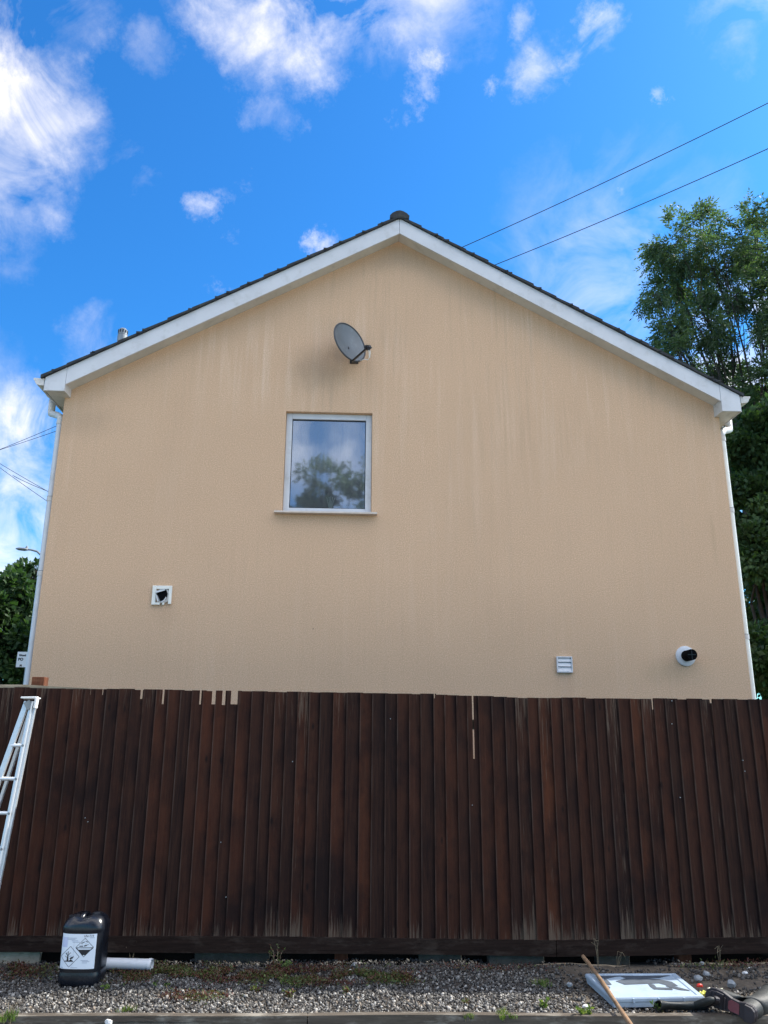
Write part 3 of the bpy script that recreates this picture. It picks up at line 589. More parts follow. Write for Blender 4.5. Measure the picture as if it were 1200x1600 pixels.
b.v = [(x, fY(x)+.206+y, z) for x, y, z in b.v]; fprt(b.build('gravel_board', M['gboard']))  # extra board behind the posts, added to block sun and darken the gap
for zr in (1.82, 1.05, .32):
    b = MB(); b.prism([(-5.5, zr), (7.5, zr-.06), (7.5, zr-.14), (-5.5, zr-.08)], 0, .06)
    b.v = [(x, fY(x)+.010+y, z) for x, y, z in b.v]; fprt(b.build('rail', M['rail']))
for xx, hz in ((-5.3, 1.85), (fX(52, 1060)+.0, 2.115), (.0, 1.86), (2.7, 1.85), (5.4, 1.85)):
    b = MB(); y_ = fY(xx)+.10; b.box((xx-.052, y_, -.1), (xx+.052, y_+.10, hz)); fprt(b.build('post', M['post'], bevel=.004))
# pale rail end-grain visible above the boards at the left
b = MB(); xa, xb = -5.5, fX(150, 1073); b.prism([(xa, 2.022), (xa, 2.046), (fX(40,1072), 2.046), (xb, 2.016), (xb, 2.00)], 0, .05)
b.v = [(x, fY(x)+.016+y, z) for x, y, z in b.v]; fprt(b.build('capping_strip', M['pale']))
# concrete lumps in the gap below the gravel board
for (p0, p1, py, nm, lab, yo) in [(-25, 55, 1506, 'paleconc', 'pale concrete block in the gap under the fence left of the black jerrycan', .0), (655, 722, 1508, 'conc', 'short mossy concrete block in the gap under the middle of the fence', .03), (764, 850, 1512, 'conc', 'longer greenish concrete block under the fence between the middle and the white cover', .0), (300, 420, 1506, 'conc', 'dark low concrete block under the fence behind the tall red weed', .05), (935, 985, 1505, 'conc', 'narrow dark concrete block under the fence behind the top end of the stick', .04)]:
    x0 = atY(p0, 1500, 6.6).x; x1 = atY(p1, 1500, 6.6).x; y0 = fY(x0)+.02+yo
    b = MB(); b.box((0, 0, -.06), (x1-x0, .11, .062+random.uniform(-.004, .006)))
    o = b.build('concrete_block', M[nm], bevel=.006); o.location = (x0, y0, 0); tag(o, lab, 'concrete block', 'concrete blocks under the fence')

# timber edging at the very front, in two lengths
e_l = [(-4, 5.50+.0), (-2.08, 5.455), (.27, 5.41), (2.65, 5.325), (4.5, 5.26)]
eY = lambda x: lerp(e_l, x)
for a0, a1, lab in ((-4.0, atZ(480, 1591, .02).x-.003, 'weathered timber edging board on the left, below the jerrycan'), (atZ(480, 1591, .02).x+.003, 4.5, 'weathered timber edging board on the right, below the white cover and boots')):
    b = MB(); xs = list(np.linspace(a0, a1, 14)); vs = []
    for xx in xs:
        y_ = eY(xx); zz = .022+.003*math.sin(xx*3)
        vs += [(xx,y_-.030,-.12),(xx,y_-.030,zz),(xx,y_+.022,zz),(xx,y_+.022,-.12)]
    fs = [(4*i+k, 4*i+(k+1)%4, 4*i+4+(k+1)%4, 4*i+4+k) for i in range(len(xs)-1) for k in range(4)]+[(3,2,1,0), tuple(4*(len(xs)-1)+k for k in range(4))]
    b.add(vs, fs, .4); tag(b.build('edging_board', M['edging']), lab, 'edging board', 'timber edging boards')

# ------------------------------------------------------------------ stepladder
lad = empty('ladder', tuple(atZ(-35, 1530, 0))); tag(lad, 'silver aluminium ladder with white top cap leaning at the left end of the fence', 'ladder')
lo = -lad.location
yt = 6.40
RT = atY(53, 1096, yt)+lo; LT = atY(42.5, 1096, yt)+lo; RB = Vector((0,0,0)); LBp = atZ(-112, 1526, 0)+lo
pr_ = (lambda a, b, t: a+(b-a)*t)
b = MB(); b.beam(RT, RB, .028, .052, (0,1,0)); rR = b.build('side_rail', M['alu'], lad, bevel=.003)
b = MB()
for t_ in (.0,): b.beam(RT+Vector((.004,-.034,0)), RB+Vector((.004,-.034,0)), .012, .006, (1,0,0))
b.build('rail_lip', M['cap'], rR)
b = MB(); b.beam(LT, LBp, .026, .040, (0,1,0)); rL = b.build('side_rail', M['alu'], lad, bevel=.003)
b = MB(); BB = atZ(-95, 1512, 0)+lo; BB.y += .1; b.beam(LT+Vector((.02,.06,-.02)), BB, .022, .03, (1,0,0)); b.build('back_leg', M['alu'], lad, bevel=.002)
for k in range(7):
    t_ = .175+k*.128; 
    pR = pr_(RT, RB, t_); pL = pr_(LT, LBp, t_)
    b = MB(); b.tube([pL, pR], .0145, 12); rg_ = b.build('rung', M['alu'], lad, smooth='auto')
    b = MB(); b.tube([pR+Vector((-.004,-.038,0)), pR+Vector((-.004,-.030,0))], .010, 10); b.build('rivet', M['galv'], rg_)
b = MB(); cT = (RT+LT)/2
b.beam(Vector((LT.x-.035, LT.y-.04, LT.z+.028)), Vector((RT.x+.045, RT.y-.04, RT.z+.03)), .03, .014, (0,1,0))
b.beam(Vector((RT.x+.036, RT.y-.035, RT.z+.03)), Vector((RT.x+.030, RT.y-.035, RT.z-.055)), .018, .05, (1,0,0))
b.beam(Vector((LT.x-.02, LT.y+.0, LT.z+.024)), Vector((RT.x+.035, RT.y+.0, RT.z+.024)), .09, .012, (0,1,0))
b.build('top_cap', M['cap'], lad, bevel=.005)
b = MB(); b.beam(LT+Vector((.01,-.036,0)), RT+Vector((-.01,-.036,-.055)), .05, .006, (0,0,1)); b.build('hinge_plate', M['galv'], lad)

# ------------------------------------------------------------------ jerrycan
cb = atZ(131, 1541, 0); CWd, CD, CH = .295, .235, .475
can = empty('jerrycan', (cb.x-.035, cb.y+CD/2-.06, 0), R(-3)); tag(can, 'black plastic jerrycan with white hazard label standing on the gravel', 'jerrycan'); can.scale = (1, 1, .97)
def sup(a, e, w_, d_):
    cx, sn = math.cos(a), math.sin(a); return (w_/2*math.copysign(abs(cx)**(2/e), cx), d_/2*math.copysign(abs(sn)**(2/e), sn))
prof = [(0,.74,3.6),(.006,.85,3.8),(.022,.945,4),(.045,.985,4.2),(.085,1.0,3.7),(.098,.972,3.7),(.104,.972,3.7),(.115,.985,3.7),(.13,.985,3.7),(.345,.985,3.7),(.352,.985,3.7),(.36,1.0,3.7),(.375,1.0,4.2),(.395,.975,4.0),(.415,.92,3.6),(.432,.84,3.3),(.445,.73,3),(.452,.58,2.8),(.453,.4,2.6),(.450,.02,2)]
ns = 64; vs = []
for z, s_, e_ in prof:
    for k in range(ns):
        x_, y_ = sup(2*math.pi*k/ns, e_, CWd*s_, CD*s_); zz = z
        if z > .38: zz = z+(.012*(1-abs(x_)/(CWd/2))-.022*max(0, 1-abs(x_-.0)/.06)*(1 if s_ < .9 else 0))   # dip that the handle bridges
        vs.append((x_, y_, zz))
fs = [(i*ns+k, i*ns+(k+1)%ns, (i+1)*ns+(k+1)%ns, (i+1)*ns+k) for i in range(len(prof)-1) for k in range(ns)]+[tuple(range(ns-1,-1,-1)), tuple((len(prof)-1)*ns+k for k in range(ns))]
b = MB(); b.add(vs, fs, .5); b.build('body', M['jerry'], can, smooth=True)
b = MB(); b.tube([(-.02,-.075,.40),(-.02,-.055,.442),(-.02,.0,.456),(-.02,.055,.442),(-.02,.075,.40)], [.02,.019,.018,.019,.02], 14); b.build('handle', M['jerry'], can, smooth=True)
b = MB(); b.tube([(.065,.0,.42),(.065,.0,.462)], [.03,.03], 20); b.tube([(.065,.0,.462),(.065,.0,.467)], [.03,.024], 20)
for k in range(20): an = k*.314; b.box((.065+.030*math.cos(an)-.002,.030*math.sin(an)-.002,.432),(.065+.030*math.cos(an)+.002,.030*math.sin(an)+.002,.460))
b.build('screw_cap', M['black'], can, smooth='auto')
b = MB(); b.tube([(-.10,-.03,.42),(-.10,-.03,.452)], .02, 18); b.build('vent_cap', M['black'], can, smooth='auto')
# label: local (u,v) in metres wraps on to the front face
def fy_(u): 
    a = abs(u)/(CWd*.985/2); e_ = 3.7; return -(CD*.985/2)*(max(0, 1-min(1, a)**e_))**(1/e_)
LBX0, LBX1, LBZ0, LBZ1 = -.128, .112, .125, .348
def sheet(poly, z_off, mat_, nm, par):
    # poly: list of (u,v) polygons, cut into upright strips so that it follows the curve
    bm = bmesh.new()
    for pl in poly:
        vv = [bm.verts.new((u, 0, v)) for u, v in pl]; bm.faces.new(vv)
    for cx in np.arange(-.14, .14, .01):
        bmesh.ops.bisect_plane(bm, geom=bm.verts[:]+bm.edges[:]+bm.faces[:], plane_co=(cx,0,0), plane_no=(1,0,0))
    for v in bm.verts: v.co.y = fy_(v.co.x)-z_off
    me = bpy.data.meshes.new(nm); bm.to_mesh(me); bm.free(); return link(nm, me, mat_, par)
rect = lambda a, b_, c_, d: [(a,b_),(c_,b_),(c_,d),(a,d)]
lab = sheet([rect(LBX0, LBZ0, LBX1, LBZ1)], .0012, M['label'], 'label', can)
sheet([rect(-.122, .262, -.082, .325)], .0016, M['tint'], 'tint_patch', lab)
def line(a, b_, w_):
    d = Vector((b_[0]-a[0], b_[1]-a[1])).normalized(); n_ = Vector((-d.y, d.x))*w_/2
    return [(a[0]-n_.x, a[1]-n_.y), (b_[0]-n_.x, b_[1]-n_.y), (b_[0]+n_.x, b_[1]+n_.y), (a[0]+n_.x, a[1]+n_.y)]
ink = []
def dia(cx, cz, r_):
    P_ = [(cx, cz+r_), (cx+r_, cz), (cx, cz-r_), (cx-r_, cz)]
    for i in range(4): ink.append(line(P_[i], P_[(i+1)%4], .0026))
c1 = (-.058, .203); c2 = (.038, .262); r1 = .066; r2_ = .060
dia(*c1, r1); dia(*c2, r2_)
# lower half of the corrosive diamond with its white strip left open
ink += [[(c2[0]-r2_, c2[1]-.0), (c2[0]-r2_+.010, c2[1]-.012), (c2[0]+r2_-.010, c2[1]-.012), (c2[0]+r2_, c2[1])][::-1] and [(c2[0]-r2_+.002, c2[1]), (c2[0]+r2_-.002, c2[1]), (c2[0]+r2_-.006, c2[1]-.004), (c2[0]-r2_+.006, c2[1]-.004)]]
ink += [[(c2[0]-r2_+.014, c2[1]-.014), (c2[0]+r2_-.014, c2[1]-.014), (c2[0]+.008, c2[1]-r2_+.008), (c2[0]+.003, c2[1]-r2_+.013), (c2[0]-.003, c2[1]-r2_+.013), (c2[0]-.008, c2[1]-r2_+.008)]]
ink += [[(c2[0]-.008, c2[1]-r2_+.008), (c2[0]-.003, c2[1]-r2_+.005), (c2[0], c2[1]-r2_), (c2[0]+.003, c2[1]-r2_+.005), (c2[0]+.008, c2[1]-r2_+.008)][::1]] if False else []
ink += [line((c2[0]-r2_+.004, c2[1]-.004), (c2[0]-r2_+.016, c2[1]-.014), .006), line((c2[0]+r2_-.004, c2[1]-.004), (c2[0]+r2_-.016, c2[1]-.014), .006)]
# tilted tubes, drops, hand and bar
ink += [line((c2[0]-.024, c2[1]+.026), (c2[0]-.002, c2[1]+.036), .005), line((c2[0]+.004, c2[1]+.040), (c2[0]+.02, c2[1]+.034), .004), line((c2[0]-.036, c2[1]+.008), (c2[0]-.010, c2[1]+.008), .005), line((c2[0]-.004, c2[1]+.009), (c2[0]+.014, c2[1]+.014), .007), line((c2[0]+.012, c2[1]+.014), (c2[0]+.026, c2[1]+.02), .003),
        line((c2[0]-.018, c2[1]+.02), (c2[0]-.018, c2[1]+.014), .0025), line((c2[0]+.008, c2[1]+.026), (c2[0]+.008, c2[1]+.02), .0025)]
# dead tree and fish
tx, tz = c1[0]-.014, c1[1]-.028
ink += [[(tx-.006, tz), (tx+.008, tz), (tx+.005, tz+.035), (tx-.003, tz+.035)], line((tx, tz+.033), (tx-.016, tz+.05), .004), line((tx, tz+.033), (tx+.002, tz+.062), .004), line((tx, tz+.033), (tx+.018, tz+.054), .004), line((tx-.003, tz+.022), (tx-.02, tz+.032), .003), line((tx-.009, tz+.043), (tx-.008, tz+.056), .003),
        [(tx-.026, tz-.004), (tx+.044, tz-.004), (tx+.036, tz+.004), (tx+.022, tz+.012), (tx+.012, tz+.003), (tx-.018, tz+.002)],
        [(tx+.014, tz+.016), (tx+.024, tz+.026), (tx+.034, tz+.028), (tx+.042, tz+.034), (tx+.04, tz+.022), (tx+.03, tz+.014), (tx+.02, tz+.012)], line((tx+.012, tz+.03), (tx+.026, tz+.034), .002)]
sheet(ink, .0022, M['ink'], 'hazard_diamonds', lab)
ft_ = []
for a, b_, z_ in [(-.085,-.02,.320),(-.085,-.03,.312),(-.055,-.01,.303),(-.048,.002,.294),(-.12,-.10,.131),(-.045,.0,.132),(.02,.07,.178),(.03,.08,.171),(.03,.065,.163),(.07,.10,.322)]: ft_.append(rect(a, z_, b_, z_+.0032))
ft_.append(line((-.036, .30), (-.036, .14), .0012))
for f_ in ft_: sheet([f_], .0022, M['faint'], 'print_line', lab)
def text_mesh(s_, size, name, mat_, par, fn, bold=.0):
    cu = bpy.data.curves.new(name, 'FONT'); cu.body = s_; cu.size = size; cu.offset = bold; tmp = bpy.data.objects.new(name+'_tmp', cu); col.objects.link(tmp)
    bpy.context.view_layer.update(); dg = bpy.context.evaluated_depsgraph_get(); me = bpy.data.meshes.new_from_object(tmp.evaluated_get(dg)); bpy.data.objects.remove(tmp)
    me.materials.clear()
    for v in me.vertices: v.co = fn(v.co.x, v.co.y)
    me.name = name; return link(name, me, mat_, par)
text_mesh('UN1719', .021, 'lettering', M['ink'], lab, lambda x, y: Vector((.028+x*.9, fy_(.028+x*.9)-.0023, .328+y)))

# ------------------------------------------------------------------ short white pipe
pa, pb = atY(164, 1492, 6.42), atY(238, 1499, 6.38); pa.z = pb.z = .042
pp = empty('plastic_pipe', tuple(pb)); tag(pp, 'short white plastic pipe lying under the fence beside the jerrycan', 'pipe')
b = MB(); q0 = pa-pb; b.tube([q0, (0,0,0)], .037, 24, cap=False); b.tube([q0, (0,0,0)], .033, 24, cap=False)
b.tube([Vector((0,0,0)), (.0005,0,0)], [.037,.033], 24, cap=False); b.build('tube', M['pipe'], pp, smooth='auto')
b = MB(); b.tube([q0*.07, (.0,0,0)], .0405, 24, cap=False); b.tube([(0,0,0),(.001,0,0)], [.0405,.034], 24, cap=False); b.build('end_collar', M['pipe'], pp, smooth='auto')

# ------------------------------------------------------------------ white plastic cover on the ground
TH = .058
A = [atZ(958, 1558.5, TH), atZ(1099, 1556, TH), atZ(1055, 1520.5, TH+.012), atZ(916, 1521, TH+.012)]
cov = empty('plastic_cover', (A[0].x, A[0].y, 0)); tag(cov, 'pale blue white plastic cover with painted dark shadows lying flat on the gravel by the boots', 'cover')
co = Vector((A[0].x, A[0].y, 0)); A = [a-co for a in A]
def bil(u, v, dz=0): p_ = (A[0]*(1-u)+A[1]*u)*(1-v)+(A[3]*(1-u)+A[2]*u)*v; return Vector((p_.x, p_.y, p_.z+dz))
b = MB(); n_ = 10; vs = []
ring = lambda ins, dz: [bil(u, v, dz) for u, v in [(ins,ins),(1-ins,ins),(1-ins,1-ins),(ins,1-ins)]]
rs = [ring(.0,-TH-.0), ring(-.004,-.030), ring(-.012,-.026), ring(-.012,-.010), ring(.0,.0), ring(.05,.0), ring(.06,-.006), ring(.5,-.006)]
vs = [p_ for r_ in rs[:-1] for p_ in r_]
fs = [(4*i+k, 4*i+(k+1)%4, 4*i+4+(k+1)%4, 4*i+4+k) for i in range(len(rs)-2) for k in range(4)]+[(24,25,26,27)]
b.add(vs, fs, .5); tray = b.build('tray', M['coverw'], cov, bevel=.005)
def shadow_patch(polys, nm, m_):
    bb = MB()
    for pl in polys: bb.add([bil(u, v, -.0035) for u, v in pl], [tuple(range(len(pl)))])
    return bb.build(nm, m_, tray)
def band(pts, w_):
    out = []
    for i in range(len(pts)-1):
        (a, b2), (c_, d) = pts[i], pts[i+1]; w0 = w_*(.8+.4*math.sin(i*2.1+a*9)); w1 = w_*(.8+.4*math.sin((i+1)*2.1+c_*9)); 
        L2 = math.hypot(c_-a, d-b2); nx, ny = -(d-b2)/L2, (c_-a)/L2
        out.append([(a-nx*w0/2, b2-ny*w0/2), (c_-nx*w1/2, d-ny*w1/2), (c_+nx*w1/2, d+ny*w1/2), (a+nx*w0/2, b2+ny*w0/2)])
    return out
# painted shadow shapes read off the photo's cover, in its own u (left-right), v (front-back)
def q2(px, py):                       # photo pixel -> u, v on the cover's top
    P_ = atZ(px, py, TH)-co; lo_, hi_ = 0.0, 1.0
    v_ = (P_.y-A[0].y)/max(1e-6, (A[3].y-A[0].y)); l_ = A[0].x*(1-v_)+A[3].x*v_; r_ = A[1].x*(1-v_)+A[2].x*v_
    return (min(.93, max(.07, (P_.x-l_)/(r_-l_))), min(.93, max(.07, v_)))
PX = [[(932,1523),(962,1521.8),(978,1525),(960,1528),(945,1531),(936,1527)], [(962,1521.8),(1000,1526),(1040,1522),(1052,1524),(1030,1529),(1002,1530.5),(978,1530),(966,1526)],
      [(978,1530),(1002,1530),(1030,1531),(1050,1535),(1060,1541),(1046,1541),(1030,1537),(1004,1538),(976,1539),(962,1534)], [(945,1530),(950,1533),(956,1539),(950,1540),(943,1534)],
      [(1012,1537),(1022,1539),(1026,1543),(1050,1544),(1052,1547),(1022,1546),(1016,1542)], [(1040,1539),(1056,1542),(1080,1547),(1082,1548.5),(1062,1547),(1042,1542)], [(945,1541),(952,1541.6),(954,1544),(948,1544.2)]]
shadow_patch([[q2(*p_) for p_ in pl] for pl in PX], 'painted_shadow', M['coverd'])
for u in (.22, .5, .78):
    b = MB(); a_ = bil(u, -.012, -.018); b.box((a_.x-.006, a_.y-.010, a_.z-.012), (a_.x+.006, a_.y+.004, a_.z+.012))
    b.build('clip', M['coverw'], tray)

# ------------------------------------------------------------------ stick
s0 = atY(912, 1511, 6.28); s0.z = .10; s1_ = atZ(985, 1600, .045); d = (s1_-s0); s1e = s0+d*1.45; s1e.z = .03
st = MB(); pts = [s0+(s1e-s0)*t_+Vector((.006*math.sin(t_*6), 0, .002*math.sin(t_*9))) for t_ in np.linspace(0, 1, 14)]
o0 = pts[0].copy(); st.tube([p_-o0 for p_ in pts], [.0135+.0012*math.sin(k*1.7) for k in range(14)], 12)
so_ = st.build('stick', M['stick'], smooth='auto'); so_.location = o0; tag(so_, 'brown round wooden stick leaning across the left edge of the pale cover', 'stick')

# ------------------------------------------------------------------ wellington boots
def boot(name, loc, ex, ez, label, sag=0.0, scale=1.0, flat=1.0, fold=0.0):
    # local frame: +x heel to toe, +z up the shaft, sole under z=0
    ex = Vector(ex).normalized(); ez = Vector(ez); ez = (ez-ex*ez.dot(ex)).normalized(); ey = ez.cross(ex)
    root = empty(name, loc); root.rotation_euler = Matrix((ex, ey, ez)).transposed().to_euler(); root.scale = (scale,)*3
    # upper: stacked rings that turn from the shaft into the foot
    nR = 28
    rings = []
    def ringp(cx, cz, ax_, rx_, ry_, e_=2.3):     # centre, tilt of the ring's plane, half sizes
        out = []
        for k in range(nR):
            a = 2*math.pi*k/nR; u = rx_*math.copysign(abs(math.cos(a))**(2/e_), math.cos(a)); v = ry_*math.copysign(abs(math.sin(a))**(2/e_), math.sin(a))
            out.append((cx+u*math.cos(ax_), v, cz+u*math.sin(ax_)))
        return out
    S = [(-.012,.37,0,.074,.078-sag*.5),(-.012,.355,0,.078,.080-sag*.5),(-.010,.30,0,.074,.074-sag),(-.006,.22,.05,.066,.064-sag*.8),(.0,.16,.0,.060,.056),(.006,.12,-.12,.060,.050),
         (.018,.095,-.45,.066,.047),(.045,.078,-.85,.066,.046),(.085,.062,-1.2,.056,.046),(.13,.050,-1.4,.048,.048),(.17,.043,-1.5,.041,.047),(.205,.038,-1.57,.034,.041),(.226,.034,-1.57,.022,.026),(.232,.033,-1.57,.006,.008)]
    vs = []
    for i, (cx, cz, a, rx_, ry_) in enumerate(S):
        wr = (.004+fold*.03)*math.sin(i*2.6) if i in (3, 4, 5, 6, 7) else 0
        for p_ in ringp(cx, cz, a, rx_+wr, ry_+wr): vs.append((p_[0]+sag*.15*math.sin(p_[2]*22)+fold*max(0, p_[2]-.12)**2*4, p_[1], max(.006, p_[2])))
    fs = [(i*nR+k, i*nR+(k+1)%nR, (i+1)*nR+(k+1)%nR, (i+1)*nR+k) for i in range(len(S)-1) for k in range(nR)]+[tuple((len(S)-1)*nR+k for k in range(nR))]
    # the heel: a rounded cup that closes the back under the ankle
    bb = MB(); bb.add(vs, fs, .5)
    hv = []; H = [(.10,.058,.048,.0),(.06,.056,.046,-.004),(.03,.054,.044,-.004),(.004,.052,.042,.0)]
    for cz, rx_, ry_, dx in H:
        hv += [(x_+dx, y_, cz) for x_, y_, _ in ringp(0, 0, 0, rx_, ry_)]
    bb.add(hv, [(i*nR+k, i*nR+(k+1)%nR, (i+1)*nR+(k+1)%nR, (i+1)*nR+k) for i in range(3) for k in range(nR)]+[tuple(3*nR+k for k in range(nR))], .5)
    up_ = bb.build('upper', M['rubber'], root, smooth=True)
    # dark lining of the shaft mouth and the collar band
    bb = MB(); bb.add([(-.012+x_, y_, .366) for x_, y_, _ in ringp(0,0,0,.070,.074-sag*.5)]+[(-.012+x_, y_, .25) for x_, y_, _ in ringp(0,0,0,.060,.058-sag*.7)], [(k, (k+1)%nR, nR+(k+1)%nR, nR+k) for k in range(nR)]+[tuple(range(nR, 2*nR))], .5)
    bb.build('lining', M['sole'], root, smooth='auto')
    bb = MB()
    prv = [ringp(-.012,.352,0,.0805,.0825-sag*.5), ringp(-.012,.372,0,.0805,.0825-sag*.5), ringp(-.012,.372,0,.072,.074-sag*.5)]
    bb.add([p_ for r_ in prv for p_ in r_], [(i*nR+k, i*nR+(k+1)%nR, (i+1)*nR+(k+1)%nR, (i+1)*nR+k) for i in range(2) for k in range(nR)], .5); bb.build('collar', M['rubber'], root, smooth='auto')
    out = [(-.062,0),(-.058,.028),(-.04,.044),(0,.046),(.04,.036),(.08,.038),(.13,.052),(.17,.054),(.205,.046),(.228,.026),(.236,0),(.230,-.024),(.205,-.040),(.17,-.046),(.13,-.044),(.08,-.032),(.04,-.034),(0,-.044),(-.04,-.042),(-.058,-.026)]
    def slab(pts, z0, z1, nm, m_, par, bev=.003):
        q_ = MB(); n2_ = len(pts); q_.add([(x_, y_, z0) for x_, y_ in pts]+[(x_, y_, z1) for x_, y_ in pts], [tuple(range(n2_-1,-1,-1)), tuple(range(n2_, 2*n2_))]+[(i, (i+1)%n2_, n2_+(i+1)%n2_, n2_+i) for i in range(n2_)], .5)
        return q_.build(nm, m_, par, bevel=bev)
    so2 = slab([(x_*1.03, y_*1.08) for x_, y_ in out], -.012, .012, 'sole', M['sole'], root)
    slab([p_ for p_ in out if p_[0] < .03], -.034, -.013, 'heel', M['sole'], so2)
    slab([(x_*.98, y_*.9) for x_, y_ in out if x_ > .09], -.026, -.013, 'tread', M['sole'], so2)
    slab([(.035,.03),(.085,.034),(.10,.02),(.10,-.02),(.085,-.028),(.035,-.028)], -.0155, -.0125, 'arch_patch', M['pink'], so2, 0)
    for k in range(5): slab([(.11+k*.022, .035), (.118+k*.022, .035), (.118+k*.022, -.03), (.11+k*.022, -.03)], -.031, -.0265, 'lug', M['sole'], so2, 0)
    tag(root, label, 'boot', 'wellington boots'); root.scale = (scale, scale*flat, scale); return root
# sole to the camera, toe up-left, shaft away to the right
heel = atY(1160, 1582, 5.58); toe = atY(1117, 1556, 5.72)
bl = heel; bl.z = .075
tgt = Vector(toe-heel); hl = atZ(1166, 1581, .06); boot('boot', tuple(hl), (-.62, .75, .16), (.78, .62, .0), 'dark wellington boot lying with its red patched sole showing, right of the pale cover', .014, 1.05)
# toppled boot: shaft collapsed to the left, foot up at the right
f0 = atZ(1108, 1590, 0); boot('boot', (f0.x+.02, 5.45, .030), (.05, -.62, .34), (-.99, .06, -.02), 'grey green wellington boot with its shaft lying flat in front of the pale cover', .034, .82, .50)

# small litter and stones by the cover
p_ = atZ(1093, 1541, .04); b = MB(); vs = []
b.tube([(-.03,0,.0),(-.018,0,.014),(.0,0,.02),(.02,0,.016),(.034,0,.0)], [.006,.018,.022,.019,.008], 12); o = b.build('litter', M['red'], smooth=True); o.location = (p_.x, p_.y, .035); o.scale = (.62, .62, .55); tag(o, 'small red plastic piece lying at the right edge of the pale cover', 'litter')
def film(px, py, w_, h_, m_, lab, seed):
    p_ = atZ(px, py, .03); rr = random.Random(seed); nx_, ny_ = 16, 8; vs = [( (i/(nx_-1)-.5)*w_, (j/(ny_-1)-.5)*h_*(1+.3*math.sin(i*.7+seed)), .028*rr.random()+.02*math.sin(i*.9+seed)*math.cos(j*1.3)+.02) for j in range(ny_) for i in range(nx_)]
    fs = [(j*nx_+i, j*nx_+i+1, (j+1)*nx_+i+1, (j+1)*nx_+i) for j in range(ny_-1) for i in range(nx_-1)]
    bb = MB(); bb.add(vs, fs, .5); o = bb.build('wrapper', m_, smooth='auto'); o.location = (p_.x, p_.y, .0); o.scale = (.8, .8, .55); sm = o.modifiers.new('solid', 'SOLIDIFY'); sm.thickness = .001; tag(o, lab, 'wrapper', 'crumpled wrappers'); return o
film(1101, 1549, .08, .07, M['yellow'], 'crumpled yellow wrapper between the red piece and the dark boot', 3)
film(1118, 1544, .13, .05, M['film'], 'crumpled pale clear wrapper behind the dark boot', 8)
ico = bmesh.new(); bmesh.ops.create_icosphere(ico, subdivisions=3, radius=1)
IV = np.array([v.co[:] for v in ico.verts]); IF = np.array([[v.index for v in f.verts] for f in ico.faces]); ico.free()
def rock(px, py, r_, m_, lab, seed):
    P_ = atZ(px, py, r_*.5); V = IV.copy(); rr = random.Random(seed); s3 = np.array([1, rr.uniform(.7,.95), rr.uniform(.6,.85)])
    for _ in range(9):                      # chop flats
        nn = np.array([rr.gauss(0,1) for _ in range(3)]); nn /= np.linalg.norm(nn); h_ = rr.uniform(.62, .85); d_ = V@nn; V -= np.outer(np.maximum(0, d_-h_), nn)
    V = V*s3*r_; me = np_mesh('stone', V, IF); o = link('stone', me, m_); me.polygons.foreach_set('use_smooth', [True]*len(me.polygons)); me.set_sharp_from_angle(angle=R(22)); o.location = (P_.x, P_.y, r_*.45); tag(o, lab, 'stone', 'larger stones among the gravel'); return o
rock(1091, 1528, .033, M['rock'], 'pale grey angular stone just behind the right corner of the cover', 1)
rock(1103, 1521, .026, M['rock'], 'smaller grey stone behind the pale angular stone by the cover', 2)
rock(1142, 1537, .038, M['rock'], 'flat grey stone behind the dark boot', 3)
rock(1164, 1520, .022, M['rockw'], 'white sharp stone to the right, well behind the boots', 4)
rock(1170, 1513, .014, M['rockw'], 'tiny bright white stone near the fence at the far right', 5)
rock(1097, 1505, .018, M['rock'], 'small rounded grey stone near the fence behind the cover', 6)
rock(916, 1573, .026, M['rockw'], 'whitish knobbly stone left of the stick', 7)
rock(922, 1584, .016, M['rockw'], 'small white stone in front of the whitish knobbly stone', 8)
rock(889, 1538, .025, M['rock'], 'dark grey rounded stone left of the stick near the green tuft', 9)
rock(553, 1508, .026, M['rock'], 'pale rounded stone near the fence right of the tall red weed', 10)
rock(547, 1516, .015, M['rockw'], 'small white stone below the pale rounded stone near the fence', 11)
rock(191, 1509, .014, M['rockw'], 'small white stone in front of the white pipe', 12)
rock(170, 1597, .026, M['rockw'], 'white stone at the front edge below the left edging board', 13)

# ------------------------------------------------------------------ gravel (one sheet of loose crushed stone)
ico = bmesh.new(); bmesh.ops.create_icosphere(ico, subdivisions=1, radius=1)
GV = np.array([v.co[:] for v in ico.verts]); GF = np.array([[v.index for v in f.verts] for f in ico.faces]); ico.free()
n = 52000
gx = rng.uniform(-3.2, 4.0, n); gy = rng.uniform(5.30, 6.72, n)
edge = np.interp(gx, [a for a, _ in e_l], [b_ for _, b_ in e_l]); ok = (gy > edge+.022)
soilz = np.clip((gx-1.2)/.5, 0, 1)*np.clip((gy-5.5)*2+.5, .35, 1)          # thinner cover at the right
pn = np.array([mnoise.noise((a*1.7, b_*2.6, 5.0)) for a, b_ in zip(gx, gy)])
nearf = np.clip((gy-6.15)/.45, 0, 1)
keep = rng.random(n) < (1-.62*soilz-.50*nearf*(pn > -.15)-.35*(pn < -.30))
ok &= keep
